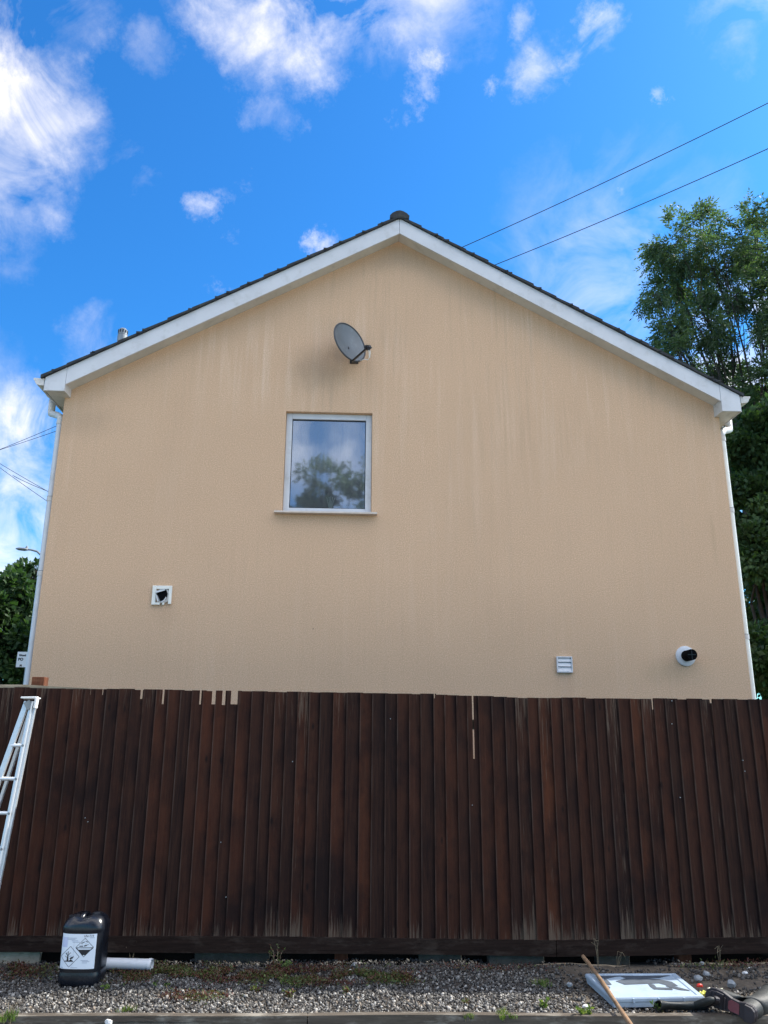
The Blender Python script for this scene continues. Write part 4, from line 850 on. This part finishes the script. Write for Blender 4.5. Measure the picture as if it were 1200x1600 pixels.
# fewer in front of the edging: a sprinkling
gx, gy, soilz, nearf, pn = gx[ok], gy[ok], soilz[ok], nearf[ok], pn[ok]; n = len(gx)
size = rng.gamma(9, .00086, n)*(1+.25*soilz*rng.random(n)); size = np.clip(size, .004, .018)
gz = -.012+.022*np.array([mnoise.noise((a*2.1, b_*2.1, 0)) for a, b_ in zip(gx, gy)])-.02*np.clip((gy-6.3)/.25,0,1)+rng.uniform(0, .010, n)+size*.35
def stones(name, gx, gy, gz, size, rnd):
    n = len(gx); NV = len(GV)
    q = rng.normal(size=(n, 4)); q /= np.linalg.norm(q, axis=1)[:, None]; a, b_, c_, d = q.T
    Rm = np.stack([1-2*(c_*c_+d*d), 2*(b_*c_-a*d), 2*(b_*d+a*c_), 2*(b_*c_+a*d), 1-2*(b_*b_+d*d), 2*(c_*d-a*b_), 2*(b_*d-a*c_), 2*(c_*d+a*b_), 1-2*(b_*b_+c_*c_)], 1).reshape(n, 3, 3)
    J = GV[None]*(1+rng.uniform(-.28, .28, (n, NV, 1))); J = J*np.stack([np.ones(n)*1.15, rng.uniform(.6, 1, n), rng.uniform(.45, .85, n)], 1)[:, None, :]*size[:, None, None]
    P_ = np.einsum('nij,nvj->nvi', Rm, J)+np.stack([gx, gy, gz], 1)[:, None, :]
    Fm = (GF[None]+(np.arange(n)*NV)[:, None, None]).reshape(-1, 3)
    return link(name, np_mesh(name, P_.reshape(-1, 3), Fm, np.repeat(rnd, NV)), M['stone'])
rnd = np.clip(rng.beta(1.6, 1.5, n)*.97+.10*np.clip((5.95-gy)/.3,0,1)-.35*nearf*rng.random(n)-.12*(soilz > .5), 0, 1)
gr = stones('gravel', gx, gy, gz, size, rnd); tag(gr, 'loose grey and white crushed stone gravel between fence and edging', 'gravel', kind='stuff')
n = 5000; gx = rng.uniform(-3.2, 4.0, n); gy = rng.uniform(4.7, 5.5, n); edge = np.interp(gx, [a for a, _ in e_l], [b_ for _, b_ in e_l]); ok = gy < edge-.03; gx, gy = gx[ok], gy[ok]; n = len(gx)
gr = stones('gravel', gx, gy, np.full(n, -.075)+rng.uniform(-.005, .01, n), np.clip(rng.gamma(8, .0011, n), .004, .02), rng.beta(1.6, 1.8, n)); tag(gr, 'sparse gravel on the earth in front of the timber edging', 'gravel', kind='stuff')

# ------------------------------------------------------------------ plants
def leaves_np(P_, D, Lh, Wd, rnd, up=None):
    """rhombic leaves: base P, direction D, length, width"""
    n = len(P_); rv = rng.normal(size=(n, 3)) if up is None else up
    S_ = np.cross(D, rv); S_ /= np.linalg.norm(S_, axis=1)[:, None]+1e-9
    a = P_; b_ = P_+D*(Lh*.45)[:, None]+S_*(Wd/2)[:, None]; c_ = P_+D*Lh[:, None]; d = P_+D*(Lh*.45)[:, None]-S_*(Wd/2)[:, None]
    V = np.stack([a, b_, c_, d], 1).reshape(-1, 3); F = np.arange(n*4).reshape(n, 4); return V, F, np.repeat(rnd, 4)
def weed(px, py, r_, h_, nleaf, ls, m_, name, lab, cat='weed', z=0.0, group=None, stems=5, grass=False):
    P0 = atZ(px, py, z); o = empty(name, (P0.x, P0.y, z)); tag(o, lab, cat, group)
    sb_ = MB(); Ps = []; Ds = []
    for k in range(stems):
        an = random.random()*6.28; rr_ = r_*random.random()**.6; tip = Vector((math.cos(an)*rr_, math.sin(an)*rr_*.8, h_*random.uniform(.5, 1)))
        mid = tip*.5+Vector((0,0,h_*.12)); b0 = Vector((math.cos(an)*rr_*.3, math.sin(an)*rr_*.3, -.01))
        sb_.tube([b0, mid, tip], [.0022, .0018, .001], 5)
        for j in range(max(1, nleaf//stems)):
            t_ = random.random(); q_ = b0*(1-t_)**2+mid*2*t_*(1-t_)+tip*t_*t_
            Ps.append(q_); Ds.append((random.gauss(0,1), random.gauss(0,1), random.uniform(.2, 1.4) if not grass else random.uniform(2, 4)))
    sb_.build('stems', M['stem'], o)
    Pn = np.array(Ps); Dn = np.array(Ds); Dn /= np.linalg.norm(Dn, axis=1)[:, None]; k = len(Pn)
    if grass: Pn[:, 2] *= .2
    Lh = ls*rng.uniform(.6, 1.3, k); V, F, rn = leaves_np(Pn, Dn, Lh, Lh*(.12 if grass else .5), rng.random(k)); link('leaves', np_mesh('leaves', V, F, rn), m_, o); return o
WG = 'small weeds on the gravel'
weed(433, 1510, .07, .17, 130, .022, M['leafred'], 'red_weed', 'tall dark red weed against the bottom of the fence', group=WG, stems=6)
weed(446, 1515, .05, .07, 90, .02, M['leafweed'], 'green_weed', 'green weed at the foot of the tall dark red weed', group=WG)
weed(848, 1541, .10, .05, 200, .035, M['leafweed'], 'green_weed', 'bright green tuft midway between the timber edging and fence, left of the cover', group=WG, stems=12, grass=True)
weed(788, 1590, .13, .05, 300, .035, M['leafweed'], 'grass_tuft', 'wide yellow green grass tuft at the edging, right of the middle', 'grass tuft', group=WG, stems=14, grass=True)
weed(729, 1592, .06, .035, 110, .03, M['leafweed'], 'grass_tuft', 'small green tuft at the edging left of the wide yellow green tuft', 'grass tuft', group=WG, stems=8, grass=True)
weed(851, 1576, .04, .05, 70, .025, M['leafweed'], 'green_weed', 'small yellow green weed between the edging and the bright green tuft', group=WG)
weed(250, 1545, .07, .03, 90, .02, M['leafweed'], 'green_weed', 'low green sprig in the gravel midway between jerrycan and tall red weed', group=WG)
weed(168, 1547, .05, .03, 80, .022, M['leafweed'], 'green_weed', 'light green leafy weed at the right foot of the jerrycan', group=WG)
weed(198, 1582, .07, .055, 110, .03, M['leafweed'], 'grass_tuft', 'yellow green tuft below the jerrycan near the left edging', 'grass tuft', group=WG, stems=9, grass=True)
weed(12, 1596, .10, .10, 200, .045, M['leafweed'], 'grass_tuft', 'grass tuft at the bottom left corner by the edging', 'grass tuft', group=WG, stems=12, grass=True)
weed(915, 1590, .06, .05, 100, .028, M['leafweed'], 'green_weed', 'green weed between the whitish stone and the edging', group=WG)
weed(1030, 1578, .06, .05, 90, .024, M['leafweed'], 'green_weed', 'green weed in front of the pale cover', group=WG)
weed(452, 1556, .05, .04, 90, .022, M['leafred'], 'red_weed', 'low rusty red weed in the open gravel near the middle', group=WG)
weed(400, 1550, .06, .03, 100, .022, M['leafred'], 'red_weed', 'low orange red weed left of the rusty one', group=WG)
weed(729, 1567, .05, .02, 50, .018, M['leafred'], 'red_weed', 'flat dull red weed behind the small green edging tuft', group=WG)
weed(540, 1552, .05, .04, 80, .02, M['leafred'], 'red_weed', 'low brown red weed at the right end of the red weed patch', group=WG)
# matted low weeds: stuff
n = 11000; cx = []; cy = []
for px, py, s1x, s1y, k in [(350,1525,.45,.12,2600),(260,1515,.30,.10,1300),(470,1530,.30,.12,1600),(560,1530,.22,.10,1300),(620,1530,.16,.08,700),(30,1520,.22,.10,900),(200,1530,.15,.10,500),(760,1515,.5,.05,300),(1150,1510,.4,.06,300),(300,1560,.2,.06,350),(430,1515,.5,.05,900)]:
    P_ = atZ(px, py, 0); k = int(k*1.9); cx.append(rng.normal(P_.x, s1x*.6, k)); cy.append(rng.normal(P_.y, s1y*.8, k))
cx = np.concatenate(cx); cy = np.concatenate(cy); pn = np.array([mnoise.noise((a*6, b_*6, 2.0)) for a, b_ in zip(cx, cy)]); ok = (cy > 5.5) & (cy < 6.6) & (pn > -.12); cx, cy = cx[ok], cy[ok]; n = len(cx)
D = rng.normal(size=(n, 3)); D[:, 2] = np.abs(D[:, 2])*.8; D /= np.linalg.norm(D, axis=1)[:, None]; Lh = rng.uniform(.008, .026, n)
hz = np.array([mnoise.noise((a*2.1, b_*2.1, 0)) for a, b_ in zip(cx, cy)])*.022
P_ = np.stack([cx, cy, hz+rng.uniform(0, .022, n)], 1); tone = np.clip(.42+.5*np.array([mnoise.noise((a*2.4+9, b_*2.4, 4)) for a, b_ in zip(cx, cy)])+rng.normal(0, .22, n), 0, 1)
V, F, rn = leaves_np(P_, D, Lh, Lh*.5, tone); tag(link('ground_cover', np_mesh('ground_cover', V, F, rn), M['leafred']), 'matted low red and green weeds spreading over the gravel by the fence', 'ground cover', kind='stuff')
# dry stalks by the fence
for px, py, h_, lab in [(205, 1500, .17, 'thin curved dry stalk in front of the gravel board right of the white pipe'), (935, 1508, .20, 'twisted dry stalk in front of the fence behind the stick'), (1125, 1503, .15, 'dry stalk against the fence at the right behind the boots'), (965, 1506, .10, 'short dry stalk in front of the gap behind the white cover')]:
    P_ = atZ(px, py, 0); b = MB()
    for k in range(4):
        dx = random.uniform(-.05, .05); b.tube([(dx*.2,0,-.01),(dx*.6,-.02,h_*.45),(dx+.02*random.uniform(-1,1),-.03,h_*random.uniform(.6,1)),(dx+.04*random.uniform(-1,1),-.05,h_*random.uniform(.5,1))], [.002,.0018,.0014,.001], 5)
    o = b.build('dry_stalk', M['stem']); o.location = P_; tag(o, lab, 'dry stalk', 'dry stalks by the fence')

def branch(b, p0, p1, r0_, r1_, wob=.12, seg=7, nsd=8):
    L_ = (p1-p0).length; pts = []
    o1, o2 = random.random()*9, random.random()*9
    for k in range(seg+1):
        t_ = k/seg; q_ = p0.lerp(p1, t_); env = math.sin(math.pi*t_)*.7+.3*t_
        pts.append(q_+Vector((math.sin(t_*5+o1), math.cos(t_*4+o2), .3*math.sin(t_*3+o1)))*wob*L_*.18*env)
    b.tube(pts, [r0_+(r1_-r0_)*(k/seg) for k in range(seg+1)], nsd); return pts
def tree(name, base, blobs, label, trunk_r, leafm, nfr, frond=True, ls=.11, group=None, forks=None, droop=.35, cat='tree', lim=1.0):
    """blobs: list of (centre, radius) in world space"""
    base = Vector(base); o = empty(name, tuple(base)); tag(o, label, cat, group)
    tb = MB(); top = max(c_.z for c_, _ in blobs)
    fork = Vector((base.x, base.y, base.z+(top-base.z)*.38)); tr = branch(tb, Vector((0,0,-.2)), fork-base, trunk_r, trunk_r*.7, .05)
    tips = []
    for c_, r_ in blobs:
        mid = tr[-1].lerp(c_-base, .45)+Vector((random.gauss(0,.2), random.gauss(0,.2), .3)); branch(tb, tr[-1-random.randrange(3)], mid, trunk_r*.36, trunk_r*.2, .10)
        lp = branch(tb, mid, c_-base+Vector((0,0,r_*.3)), trunk_r*.2, trunk_r*.06, .15)
        for j in range(int(9*lim)):
            dv = Vector((random.gauss(0,1), random.gauss(0,1), random.gauss(.3,.8))).normalized(); e_ = c_-base+dv*r_*random.uniform(.6,.95)
            branch(tb, lp[random.randrange(2, len(lp))], e_, trunk_r*.09, trunk_r*.02, .25, 5, 5)
    tb.build('trunk', M['bark'], o, smooth=True)
    C_ = np.array([tuple(c_-base) for c_, _ in blobs]); Rr = np.array([r_ for _, r_ in blobs]); pr2 = Rr**2/np.sum(Rr**2)
    bi = rng.choice(len(blobs), nfr, p=pr2); dv = rng.normal(size=(nfr, 3)); dv /= np.linalg.norm(dv, axis=1)[:, None]
    # sub-clumps give the lumps and gaps
    nc = 16; cd_ = rng.normal(size=(len(blobs), nc, 3)); cd_ /= np.linalg.norm(cd_, axis=2)[:, :, None]; cr_ = rng.uniform(.35, 1.0, (len(blobs), nc, 1)); ctr = cd_*cr_
    ci = rng.integers(0, nc, nfr); P_ = C_[bi]+(ctr[bi, ci]+dv*(rng.random((nfr, 1))**.5)*.36)*Rr[bi][:, None]
    tone = rng.uniform(0, 1, (len(blobs), nc))[bi, ci]*.45
    out = (P_-C_[bi]); out /= np.linalg.norm(out, axis=1)[:, None]+1e-6
    D = out+rng.normal(size=(nfr, 3))*.55; D[:, 2] -= droop; D /= np.linalg.norm(D, axis=1)[:, None]
    if frond:
        k = 9; S_ = np.cross(D, rng.normal(size=(nfr, 3))*.4+np.array([0, 0, 1])); S_ /= np.linalg.norm(S_, axis=1)[:, None]+1e-9
        PP = []; DD = []
        for j in range(k):
            t_ = (j//2+1)/5.2; sgn = 0 if j == k-1 else (1 if j % 2 else -1)
            PP.append(P_+D*(t_*ls*2.6)+np.array([0, 0, -1])*(t_*t_*ls*.7)); d_ = D*.75+S_*sgn*.8+np.array([0, 0, -.25])+rng.normal(size=(nfr, 3))*.12; DD.append(d_/np.linalg.norm(d_, axis=1)[:, None])
        P2 = np.concatenate(PP); D2 = np.concatenate(DD); tn = np.tile(tone, k); kk = len(P2); Lh = ls*rng.uniform(.75, 1.2, kk); Wd = Lh*.36
    else:
        P2, D2, tn = P_, D, tone; kk = nfr; Lh = ls*rng.uniform(.7, 1.3, kk); Wd = Lh*.62
    V, F, rn = leaves_np(P2, D2, Lh, Wd, np.clip(tn+rng.uniform(.0, .5, kk), 0, 1)); link('crown', np_mesh('crown', V, F, rn), leafm, o); return o
def bl_(lst, Y0, dy=1.5):
    out = []
    for px, py, r_ in lst:
        yy = Y0+random.uniform(-dy, dy); c_ = atY(px, py, yy); out.append((c_, r_/FPX*math.hypot(c_.y, c_.x)*1.12))
    return out
# tall ash at the right, seen over the roof slope
YA = 19.0
ash = bl_([(1065,385,42),(1095,350,34),(1035,400,24),(1130,400,42),(1040,452,34),(1085,440,44),(1140,455,34),(1165,380,34),(1182,335,22),(1200,400,40),(1085,505,34),(1050,520,32),(1025,462,18),(1095,560,42),(1060,560,28),(1130,590,30),(1190,470,30),(1210,520,34),(1245,430,60),(1260,520,60),(1120,530,24),(1195,600,26),(1230,620,50)], YA, 1.4)
p_ = atY(1158, 700, YA); tree('ash_tree', (p_.x+.3, YA, -.09), ash, 'tall feathery green ash tree with thin stems rising over the right roof slope', .15, M['leafash'], 7600, True, .118, 'background trees', lim=1.4)
# dense dark trees below it
YD = 16.5
dk = bl_([(1165,690,40),(1200,680,45),(1170,740,42),(1215,760,50),(1180,800,45),(1230,840,55),(1185,870,45),(1245,900,60),(1205,940,48),(1190,1010,45),(1240,1020,60),(1210,1070,50),(1260,700,60)], YD, .9)
p_ = atY(1215, 1100, YD); tree('dense_tree', (p_.x, YD, -.09), dk, 'dense dark green tree filling the gap right of the house wall', .16, M['leafdark'], 52000, False, .14, 'background trees', lim=.8)
dk = bl_([(1180,640,36),(1215,640,40),(1250,620,50),(1290,700,60),(1300,820,70),(1310,950,80),(1190,790,60),(1200,900,60),(1210,1010,60),(1150,700,34),(1330,600,60)], 21, 1)
p_ = atY(1275, 1100, 21); tree('dense_tree', (p_.x, 21, -.09), dk, 'darker leafy tree standing behind the others at the far right edge', .2, M['leafdark'], 34000, False, .22, 'background trees', lim=.8)
# left
YT = 22
lf = bl_([(45,905,22),(20,935,32),(50,945,26),(-5,960,40),(35,985,34),(0,1005,40),(55,1010,30),(-40,990,50),(10,1040,34),(-60,1040,60),(60,1060,36),(-110,1000,60),(25,915,16),(56,885,9),(100,990,40),(120,1040,50)], YT, 1.2)
p_ = atY(25, 1100, YT); tree('broadleaf_tree', (p_.x, YT, -.09), lf, 'rounded dark green tree left of the house beneath the street lamp', .2, M['leafdark'], 32000, False, .18, 'background trees', lim=.8)
b = MB()
for k in range(14):
    q_ = atY(random.uniform(10, 64), 925, YT); b.tube([(q_.x, YT, q_.z-.6), (q_.x+random.uniform(-.15,.15), YT, q_.z-.1), (q_.x+random.uniform(-.2,.2), YT, q_.z+random.uniform(.1,.55))], [.014,.010,.005], 5)
# bare shoots belong to that tree
tr_o = [o for o in bpy.data.objects if o.name == 'broadleaf_tree'][0]
sh = b.build('bare_shoots', M['bark']); sh.parent = tr_o; sh.matrix_parent_inverse = Matrix.Translation(-tr_o.location)

# trees on the photographer's side, seen mirrored in the window
for (bx, by, hh, rr_, lab) in [(1.9, -14, 15.0, 2.3, 'bushy tree behind the photographer, mirrored in the right part of the window'), (-2.9, -15, 11.6, 1.7, 'low tree behind the photographer, mirrored in the lower left of the window'), (-.9, -16, 12.9, 1.2, 'slim tree behind the photographer, mirrored in the middle of the window')]:
    bl = [(Vector((bx+random.gauss(0, rr_*.5), by+random.gauss(0, rr_*.4), hh-rr_*(.7+k*.32))), rr_*random.uniform(.45,.75)) for k in range(9)]
    tree('broadleaf_tree', (bx, by, -.09), bl, lab, .16, M['leafash'], 9000, False, .20, 'trees mirrored in the window', lim=.6)

# ------------------------------------------------------------------ street lamp, sign, wires
YS = 25; pa = atY(76, 905, YS); lp = empty('street_lamp', (pa.x, YS, -.09)); tag(lp, 'grey street lamp with a curved arm above the tree left of the house', 'street lamp')
T = lambda px, py: Vector(atY(px, py, YS))-Vector((pa.x, YS, -.09))
b = MB(); tp_ = T(76, 905); b.tube([(0,0,0),(0,0,1.2),(0,0,tp_.z)], [.09,.07,.05], 14); b.build('pole', M['galv'], lp, smooth='auto')
b = MB(); b.tube([tp_, T(72,882)+Vector((0,0,0)), T(65,868), T(58,861.5), T(48,859), T(40,858.6)], [.05,.045,.04,.035,.03,.03], 10); b.build('arm', M['galv'], lp, smooth=True)
b = MB(); a0, a1 = T(44, 859.5), T(25, 856.5); b.tube([a0, a0.lerp(a1,.3), a0.lerp(a1,.75), a1], [.045,.10,.09,.03], 12); zc_ = (a0.z+a1.z)/2; b.v = [(x_, y_, zc_+(z_-zc_)*.55) for x_, y_, z_ in b.v]; b.build('lamp_head', M['galv'], lp, smooth=True)
b = MB(); q_ = T(42, 856); b.tube([q_-Vector((0,0,.02)), q_+Vector((0,0,.06))], [.05,.03], 10); b.build('light_sensor', M['galv'], lp)
YG = 13.0; pg = atY(30.5, 1018.5, YG); pg2 = atY(28, 1042.5, YG); sw = .95; sg = empty('sign', (pg2.x+sw/2-.03, YG, -.09)); tag(sg, 'white sign with black lettering partly hidden behind the left downpipe', 'sign')
zt_, zb_ = pg.z+.09, pg2.z+.09
b = MB(); b.box((-sw/2, -.012, zb_), (sw/2, 0, zt_)); sbd = b.build('sign_board', M['white'], sg)
for s_ in (-1, 1): b = MB(); b.box((s_*sw*.32-.03, .001, 0), (s_*sw*.32+.03, .05, zt_-.02)); b.build('post', M['galv'], sg)
H_ = zt_-zb_
for s_, sz, vx, vz in [('Wood', .070, .030, .84), ('PO', .105, .022, .55), ('Pl', .075, .06, .16)]:
    text_mesh(s_, sz*H_/.26*.62, 'lettering', M['ink'], sbd, lambda x, y, vx=vx, vz=vz: Vector((-sw/2+vx+x*1.0, -.014, zb_+vz*H_-.03+y)), .003)
def wire(p0, p1, sag, r_, lab, grp):
    p0, p1 = Vector(p0), Vector(p1); m_ = 24; pts = [p0.lerp(p1, k/m_)-Vector((0,0,sag*4*(k/m_)*(1-k/m_))) for k in range(m_+1)]
    b = MB(); b.tube([p_-p0 for p_ in pts], r_, 6); o = b.build('overhead_wire', M['wire'], smooth=True); o.location = p0; tag(o, lab, 'overhead wire', grp); return o
def ext(a, b_, t0, t1): a, b_ = Vector(a), Vector(b_); return a+(b_-a)*t0, a+(b_-a)*t1
a, b_ = ext(atY(715, 382, 14.5), atY(1200, 148.5, 11.5), -.35, 1.6); wire(a, b_, .20, .0085, 'upper of the two black wires crossing the sky right of the ridge', 'wires over the right of the roof')
a, b_ = ext(atY(768, 410, 14.5), atY(1200, 222, 11.5), -.35, 1.6); wire(a, b_, .16, .0085, 'lower of the two black wires crossing the sky right of the ridge', 'wires over the right of the roof')
for (q0_, q1_, lab) in [((0,701,22),(91,663.5,20),'topmost thin wire left of the house'), ((0,701.5,22),(90,672,20),'second thin wire left of the house, meeting the topmost at the frame edge'), ((0,723,22),(75,767,20),'third thin wire left of the house, sloping down to the wall'), ((0,729.5,22),(75,783,20),'lowest thin wire left of the house'), ((20,743,21),(74,766,20),'short thin wire left of the house crossing the two lowest')]:
    a, b_ = ext(atY(*q0_), atY(*q1_), -.6 if q0_[0] == 0 else 0, 1.3); wire(a, b_, .03, .0075, lab, 'thin wires left of the house')
